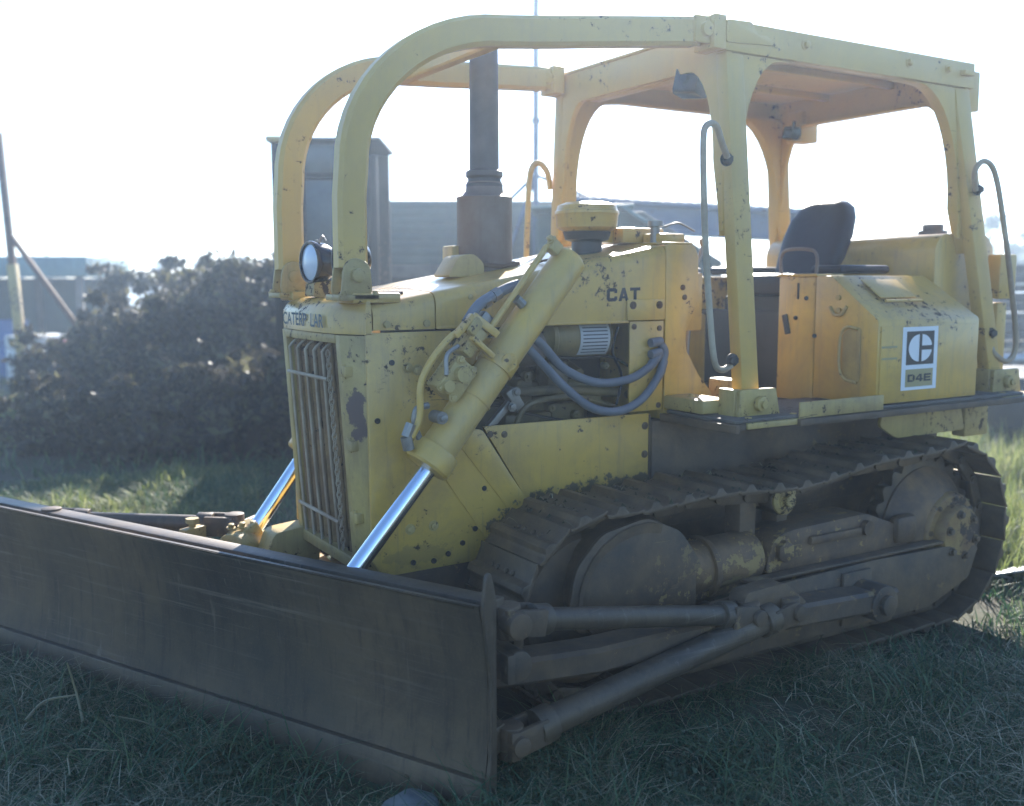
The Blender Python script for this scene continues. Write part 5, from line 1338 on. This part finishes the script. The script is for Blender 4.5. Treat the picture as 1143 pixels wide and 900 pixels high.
def crate(u, dist, m, label, sx, sy, sz, rot=0.2, lift=0.0):
    t = empty('wooden_crate', atg(u, dist) + V(0, 0, lift)); t.rotation_euler = (0, 0, rot); tag(t, label, 'crate')
    mb = MB(); n = 4
    for k in range(n):
        z0 = sz * k / n
        for y in (-sy / 2, sy / 2): mb.b6(-sx / 2, sx / 2, y - 0.012, y + 0.012, z0 + 0.012, z0 + sz / n - 0.012, 0.003)
        for x in (-sx / 2, sx / 2): mb.b6(x - 0.012, x + 0.012, -sy / 2 + 0.013, sy / 2 - 0.013, z0 + 0.012, z0 + sz / n - 0.012, 0.003)
    for x in (-1, 1):
        for y in (-1, 1): mb.b6(x * (sx / 2 - 0.04), x * (sx / 2 - 0.015), y * (sy / 2 - 0.04), y * (sy / 2 - 0.015), 0, sz, 0.002)
    mb.b6(-sx / 2, sx / 2, -sy / 2, sy / 2, sz + 0.001, sz + 0.02, 0.003)
    P2('crate_body', mb, m, t)
crate(38, 18.5, 'white_paint', 'white crate in front of the far left shed', 0.8, 0.8, 0.8, 0.1)
crate(105, 14.0, 'wood', 'grey wooden crate beside the scrub at the left', 0.9, 0.7, 0.6, 0.5)
# rock and stick in the foreground
def rock(loc, r, label, seed):
    rnd = random.Random(seed); t = bmesh.new(); bmesh.ops.create_icosphere(t, subdivisions=3, radius=r)
    from mathutils import noise as nz
    for v in t.verts:
        v.co *= 1 + 0.35 * nz.noise(v.co / r * 1.1 + V(seed, 0, 0)); v.co.z *= 0.6
    mb = MB(); mb._merge(t); bmesh.ops.translate(mb.bm, vec=Vector(loc), verts=mb.bm.verts)
    o = mb.build('rock', M['stone'], None); tag(o, label, 'rock'); return o
q = at(457, 903, 'z', 0.0); rock(q, 0.085, 'smooth grey rock against the near end of the blade', 3)
def stick(pts, r, label, name='dead_stick'):
    mb = MB()
    for p_ in pts: mb.tube(p_, r, 7, 5, taper=r * 0.5)
    o = mb.build(name, M['straw'], None); tag(o, label, 'stick')
stick([[at(28, 805, 'z', 0.01), at(50, 783, 'z', 0.05), at(84, 776, 'z', 0.07)], [at(93, 806, 'z', 0.01), at(86, 776, 'z', 0.08), at(75, 740, 'z', 0.22)]], 0.007, 'forked dry stick standing in the weeds before the blade, lower left')
stick([[at(125, 799, 'z', 0.03), at(160, 806, 'z', 0.04), at(203, 824, 'z', 0.02)]], 0.004, 'long pale straw stalk lying in front of the blade')
stick([[at(1005, 905, 'z', 0.0), at(1012, 860, 'z', 0.10), at(1018, 822, 'z', 0.16)], [at(1018, 822, 'z', 0.16), at(1027, 850, 'z', 0.10), at(1032, 875, 'z', 0.04)]], 0.003, 'bent green grass stalk standing up at the lower right', 'grass_stalk')
stick([[at(78, 865, 'z', 0.02), at(80, 838, 'z', 0.04), at(130, 838, 'z', 0.04)]], 0.0035, 'thin bent twig lying at the lower left')

# ================================================================== VEGETATION
import numpy as np
rng = np.random.default_rng(5)
def quads_object(name, V_, F_, m, parent=None):
    me = bpy.data.meshes.new(name)
    nv, nf = len(V_), len(F_)
    me.vertices.add(nv); me.vertices.foreach_set('co', V_.astype(np.float32).ravel())
    me.loops.add(nf * F_.shape[1]); me.loops.foreach_set('vertex_index', F_.astype(np.int32).ravel())
    me.polygons.add(nf); me.polygons.foreach_set('loop_start', np.arange(0, nf * F_.shape[1], F_.shape[1], dtype=np.int32))
    me.update(calc_edges=True); me.materials.append(m)
    o = bpy.data.objects.new(name, me); col.objects.link(o); o.parent = parent
    return o
def blades(P, H, W, lean, name, m, flat=False):
    """tapering bent strips: P base points, H height, W width, lean horizontal reach"""
    n = len(P); th = rng.uniform(0, 2 * np.pi, n); dx, dy = np.cos(th), np.sin(th)
    ph = th + np.pi / 2 + rng.normal(0, 0.3, n); sx, sy = np.cos(ph), np.sin(ph)
    V_ = np.zeros((n, 8, 3)); curl = rng.normal(0, 0.25, n)
    for i, t in enumerate((0, 0.35, 0.7, 1.0)):
        wv = W * (1 - t) ** 0.6 * 0.5 + 0.0004
        off = lean * t ** 1.7
        side = curl * lean * t * t
        if flat: z = H * np.sin(t * np.pi) + 0.006
        else: z = H * (t - 0.35 * (lean / (H + 1e-6)).clip(0, 1) * t * t)
        cx = P[:, 0] + dx * off - dy * side; cy = P[:, 1] + dy * off + dx * side; cz = P[:, 2] + z
        V_[:, 2 * i] = np.stack([cx - sx * wv, cy - sy * wv, cz], 1); V_[:, 2 * i + 1] = np.stack([cx + sx * wv, cy + sy * wv, cz], 1)
    b = np.arange(n)[:, None] * 8
    F_ = np.concatenate([b + np.array([[0, 1, 3, 2]]), b + np.array([[2, 3, 5, 4]]), b + np.array([[4, 5, 7, 6]])], 0)
    return quads_object(name, V_.reshape(-1, 3), F_, m)
gz = np.vectorize(ground_z)
def field(n, d0, d1, a0=-0.55, a1=0.55):
    d = np.sqrt(rng.uniform(d0 ** 2, d1 ** 2, n)); a = rng.uniform(a0, a1, n)
    x = cam_loc.x + d * (hF.x * np.cos(a) + hR.x * np.sin(a)); y = cam_loc.y + d * (hF.y * np.cos(a) + hR.y * np.sin(a))
    return x, y
def clump(x, y, s=1.0):
    v = np.sin(x * 2.3 * s + 1.3 * np.sin(y * 1.7 * s)) * np.sin(y * 2.9 * s + 1.1 * np.sin(x * 2.1 * s)) + 0.5 * np.sin(x * 7.1 * s + y * 3.3) * np.sin(y * 6.3 * s - x * 2)
    return v
def outside(x, y):
    k = ~((x > -1.85) & (x < 1.25) & (np.abs(y) < 0.96))
    t = (x - 1.55) * 0.433 + (y - 1.33) * -0.9014; f = (x - 1.55) * 0.9014 + (y - 1.33) * 0.433
    return k & ~((t > -0.02) & (t < 3.14) & (np.abs(f + 0.01) < 0.05))
def patch(n, d0, d1, h0, h1, w_, m, name, label, lean=(0.3, 1.0), a=(-0.55, 0.55), keep=-9, cs=1.0):
    x, y = field(n, d0, d1, *a); c = clump(x, y, cs); k = outside(x, y) & (c > keep + rng.normal(0, 0.25, n)); x, y, c = x[k], y[k], c[k]
    H = rng.uniform(h0, h1, len(x)) * (1 + 0.45 * c.clip(-1, 1)); L_ = H * rng.uniform(*lean, len(x))
    o = blades(np.stack([x, y, gz(x, y)], 1), H, w_ * rng.uniform(0.6, 1.4, len(x)), L_, name, m)
    return o
def stf(o, label): tag(o, label, 'grass', kind='stuff')
stf(patch(100000, 1.9, 4.8, 0.02, 0.065, 0.0042, M['grass'], 'grass', '', (0.6, 1.8), keep=-0.8), 'short matted green grass in the shade around the bulldozer')
stf(patch(9000, 1.9, 4.8, 0.08, 0.17, 0.0055, M['grass'], 'long_grass', '', (0.8, 1.6), keep=0.25, cs=1.3), 'longer bent grass blades growing in tufts')
stf(patch(45000, 4.8, 9.5, 0.04, 0.12, 0.008, M['grass'], 'grass', '', (0.3, 1.2)), 'green grass beyond the bulldozer')
stf(patch(40000, 9.5, 30, 0.06, 0.22, 0.02, M['grass'], 'grass', '', (0.3, 1.0), keep=-0.2, cs=0.4), 'rough grass spread over the far yard')
stf(patch(24000, 1.9, 5.0, 0.03, 0.10, 0.0034, M['straw'], 'dry_grass', '', (0.8, 2.0), keep=-0.1), 'dry pale grass blades mixed into the green')
# lying straw
x, y = field(15000, 1.9, 6.5); k = outside(x, y) & (clump(x, y, 1.4) > rng.normal(-0.1, 0.5, len(x))); x, y = x[k], y[k]
o = blades(np.stack([x, y, gz(x, y)], 1), rng.uniform(0.01, 0.05, len(x)), rng.uniform(0.002, 0.0045, len(x)), rng.uniform(0.05, 0.30, len(x)), 'straw', M['straw'], flat=True)
tag(o, 'loose dry straw lying over the grass', 'straw', kind='stuff')
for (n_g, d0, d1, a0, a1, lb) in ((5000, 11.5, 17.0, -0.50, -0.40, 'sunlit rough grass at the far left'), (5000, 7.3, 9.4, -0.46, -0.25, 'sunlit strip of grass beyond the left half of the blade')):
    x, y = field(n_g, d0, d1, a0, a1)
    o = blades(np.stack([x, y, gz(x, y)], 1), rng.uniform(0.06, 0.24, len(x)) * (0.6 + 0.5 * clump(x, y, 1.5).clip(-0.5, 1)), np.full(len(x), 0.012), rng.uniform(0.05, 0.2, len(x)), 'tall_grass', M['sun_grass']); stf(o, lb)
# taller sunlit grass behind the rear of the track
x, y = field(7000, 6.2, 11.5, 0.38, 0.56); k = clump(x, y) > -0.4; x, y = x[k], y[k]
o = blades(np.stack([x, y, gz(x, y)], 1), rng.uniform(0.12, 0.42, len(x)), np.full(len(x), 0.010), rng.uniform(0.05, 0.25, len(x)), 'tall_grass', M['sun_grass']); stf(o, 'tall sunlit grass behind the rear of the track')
# broad leaf weeds
def weeds(n, d0, d1, name, label, a=(-0.55, 0.55)):
    x, y = field(n, d0, d1, *a); c = clump(x, y, 1.6); k = outside(x, y) & (c > 0.15); x, y = x[k], y[k]
    X = np.repeat(x, 14) + rng.normal(0, 0.025, len(x) * 14); Y = np.repeat(y, 14) + rng.normal(0, 0.025, len(x) * 14)
    P = np.stack([X, Y, gz(X, Y) + rng.uniform(0.0, 0.04, len(X))], 1)
    o = blades(P, rng.uniform(0.005, 0.02, len(X)), rng.uniform(0.006, 0.014, len(X)), rng.uniform(0.012, 0.04, len(X)), name, M['weed'], flat=True)
    tag(o, label, 'weeds', kind='stuff')
weeds(1500, 1.9, 3.6, 'weeds', 'small grey green weeds creeping through the grass')
# dirt and gravel crumbs
x, y = field(9000, 1.9, 7.0); k = outside(x, y); x, y = x[k], y[k]; n = len(x)
r = rng.uniform(0.003, 0.012, n); base = np.array([[1, 0, 0], [-0.5, 0.8, 0], [-0.5, -0.8, 0], [0, 0, 0.9]])
V_ = np.stack([x, y, gz(x, y)], 1)[:, None, :] + base[None] * r[:, None, None] * rng.uniform(0.6, 1.4, (n, 4, 1))
F_ = np.concatenate([np.arange(n)[:, None] * 4 + np.array([[0, 1, 3]]), np.arange(n)[:, None] * 4 + np.array([[1, 2, 3]]), np.arange(n)[:, None] * 4 + np.array([[2, 0, 3]])], 0)
o = quads_object('soil_crumbs', V_.reshape(-1, 3), F_, M['grass_top']); tag(o, 'crumbs of soil between the grass blades', 'soil', kind='stuff')

# mud and grass bits lying on the top run of the near track and on the deck
n = 2600; si = rng.uniform(0, TL, n); pts = []
for k in range(n):
    x_, z_ = tp(si[k])
    if z_ < 0.68 or rng.uniform() > 0.55 + 0.6 * math.sin(x_ * 9) * math.sin(x_ * 23): continue
    pts.append((x_, rng.uniform(0.57, 0.955) if rng.uniform() > 0.4 else rng.uniform(0.56, 0.68), z_ + 0.018))
P_ = np.array(pts); n = len(P_); r = rng.uniform(0.004, 0.017, n)
V_ = P_[:, None, :] + base[None] * r[:, None, None] * rng.uniform(0.6, 1.5, (n, 4, 1))
F_ = np.concatenate([np.arange(n)[:, None] * 4 + np.array([[0, 1, 3]]), np.arange(n)[:, None] * 4 + np.array([[1, 2, 3]]), np.arange(n)[:, None] * 4 + np.array([[2, 0, 3]])], 0)
o = quads_object('caked_mud', V_.reshape(-1, 3), F_, M['grass_top'], dz); o['kind'] = 'stuff'
k = rng.uniform(0, 1, n) < 0.12
o = blades(P_[k] + np.array([0, 0, 0.004]), rng.uniform(0.004, 0.02, k.sum()), np.full(k.sum(), 0.0035), rng.uniform(0.03, 0.12, k.sum()), 'loose_straw', M['straw'], flat=True); o.parent = dz; o['kind'] = 'stuff'

def bush(u, dist, w_, h, label, m='scrub', seed=1, dens=1.0, name='scrub_bush', cat='bush', group=None, trunk=0.0, crown_z=0.0):
    rg = np.random.default_rng(seed); c = atg(u, dist)
    t = empty(name, c); tag(t, label, cat, group)
    mb = MB(); tips = []
    nst = 7 if trunk == 0 else 1
    if trunk:
        mb.tube([(0, 0, -0.05), (0.05, 0.02, h * 0.3), (-0.03, 0.05, h * 0.55)], trunk, 10, 4, taper=trunk * 0.6)
    for k in range(34 if not trunk else 18):
        a = rg.uniform(0, 2 * np.pi); rr = w_ * 0.5 * rg.uniform(0.2, 1.15); zz = crown_z + (h - crown_z) * rg.uniform(0.35, 1.12)
        b = V(0, 0, h * rg.uniform(0.2, 0.5)) if trunk else V(0.1 * math.cos(a), 0.1 * math.sin(a), -0.02)
        e = V(rr * math.cos(a), rr * math.sin(a) * 0.7, zz); mb.tube([b, (b + e) / 2 + V(0, 0, 0.1), e], 0.012 if not trunk else trunk * 0.35, 6, 3, taper=0.004); tips.append(np.array(e))
    mb.build('trunk' if trunk else 'stems', M['bark'], t)
    cl = []
    for tp_ in tips:
        cl.append((tp_[0] * 0.92, tp_[1] * 0.92, tp_[2] * 0.93, rg.uniform(0.05, 0.2) * (h ** 0.5)))
    nc = int(26 * dens)
    for k in range(nc):
        a = rg.uniform(0, 2 * np.pi); q = rg.uniform(0.15, 1.0) ** 0.5
        zf = rg.uniform(0.0, 1.0); prof = math.sin(math.pi * (0.12 + 0.80 * zf)) ** 0.6
        cl.append((w_ * 0.5 * q * prof * math.cos(a), w_ * 0.4 * q * prof * math.sin(a), crown_z + (h - crown_z) * (0.05 + 0.9 * zf), rg.uniform(0.10, 0.26) * (h ** 0.5)))
    Pc = []
    for (x, y, z, r) in cl:
        n = int(rg.uniform(60, 170) * dens); g = rg.normal(0, 0.45, (n, 3)) * r; g[:, 2] *= 0.7; Pc.append(np.array([x, y, z]) + g)
    Pc = np.concatenate(Pc); n = len(Pc); s_ = rg.uniform(0.03, 0.085, (n, 1)) * (1.0 if h < 3 else 2.2)
    d1 = rg.normal(0, 1, (n, 3)); d1 /= np.linalg.norm(d1, axis=1, keepdims=True); d2 = np.cross(d1, rg.normal(0, 1, (n, 3))); d2 /= np.linalg.norm(d2, axis=1, keepdims=True)
    V_ = np.stack([Pc - d1 * s_, Pc + d2 * s_ * 0.45, Pc + d1 * s_, Pc - d2 * s_ * 0.45], 1)
    V_[:, :, 2] = np.maximum(V_[:, :, 2], 0.0)
    quads_object('crown', V_.reshape(-1, 3), np.arange(n)[:, None] * 4 + np.array([[0, 1, 2, 3]]), M[m], t)
    return t
spots = [(118, 13.2, 1.6, 1.15, 'low dark scrub bush beside the grey crate'), (165, 12.4, 1.9, 1.5, 'dark scrub bush second from the left of the scrub bank'),
         (215, 13.0, 2.2, 1.75, 'tall dark scrub bush in the middle of the scrub bank'), (262, 12.2, 2.0, 1.6, 'broad dark scrub bush just left of the blade lift rod'),
         (305, 12.8, 2.1, 2.0, 'dark scrub bush close to the left of the bulldozer grille'), (85, 14.5, 1.7, 1.0, 'small scrub bush below the slanting boom'),
         (190, 15.5, 2.6, 1.9, 'scrub bush rising behind the middle of the scrub bank')]
for i, (u, d, w_, h, lb) in enumerate(spots): bush(u, d, w_, h, lb, 'scrub', 20 + i, group='scrub bushes left of the bulldozer')
for i, (u, d, w_, h, lb) in enumerate([(70, 11.0, 1.4, 0.7, 'low bramble clump added for shade at the left end of the scrub bank'), (135, 10.4, 1.5, 0.8, 'low bramble clump added for shade under the left of the scrub bank'),
        (200, 10.8, 1.6, 0.95, 'low bramble clump added for shade under the middle of the scrub bank'), (262, 10.2, 1.5, 0.85, 'low bramble clump added for shade behind the far lift rod'), (315, 10.6, 1.3, 0.9, 'low bramble clump added for shade beside the foot of the grille')]):
    bush(u, d, w_, h, lb, 'scrub', 140 + i, 0.9, 'shading_bramble', 'bush', 'bramble clumps added to shade the ground before the scrub bank')  # clumps added so their shadows darken the grass before the bank
bush(352, 12.6, 1.2, 1.6, 'scrub bush standing behind the grille', 'scrub', 41)
for i, (u, d, w_, h, lb) in enumerate([(1150, 38, 8, 3.7, 'pale green tree seen past the rear hand rail'), (1110, 55, 9, 3.4, 'hazy far tree to the right of the fuel tank'), (1060, 60, 10, 2.8, 'hazy far tree behind the rear canopy post')]):
    bush(u, d, w_, h, lb, 'lit_leaf', 60 + i, 1.0, 'tree', 'tree', 'far trees at the right', 0.14, 1.0)
for i, (u, d, w_, h, lb) in enumerate([(40, 70, 14, 3.4, 'hazy far tree above the shed roof at the left'), (170, 80, 18, 3.0, 'hazy far tree behind the scrub bank'), (290, 75, 15, 3.3, 'hazy far tree behind the brush sweep'), (420, 85, 16, 3.0, 'hazy far tree behind the hood')]):
    bush(u, d, w_, h, lb, 'scrub', 80 + i, 1.0, 'tree', 'tree', 'far trees at the left', 0.16, 0.6)

# ------------------------------------------------------------------ haze
HZ_D = 0.0054  # air haze, also added as the glare veil that lifts the darks
if HZ_D > 0:
    mb = MB(); mb.b6(-95, 60, -105, 60, -1.1, 5.7, 0)
    hm = bpy.data.materials.new('haze'); hm.use_nodes = True; t = hm.node_tree; t.nodes.clear()
    pv = t.nodes.new('ShaderNodeVolumePrincipled'); pv.inputs['Color'].default_value = (0.64, 0.80, 1.0, 1); pv.inputs['Density'].default_value = HZ_D
    pv.inputs['Anisotropy'].default_value = 0.68
    mo = t.nodes.new('ShaderNodeOutputMaterial'); t.links.new(pv.outputs[0], mo.inputs['Volume'])
    o = mb.build('haze', hm, None, False); tag(o, 'thin haze in the air against the sun, also standing in for lens glare', 'haze', kind='stuff')
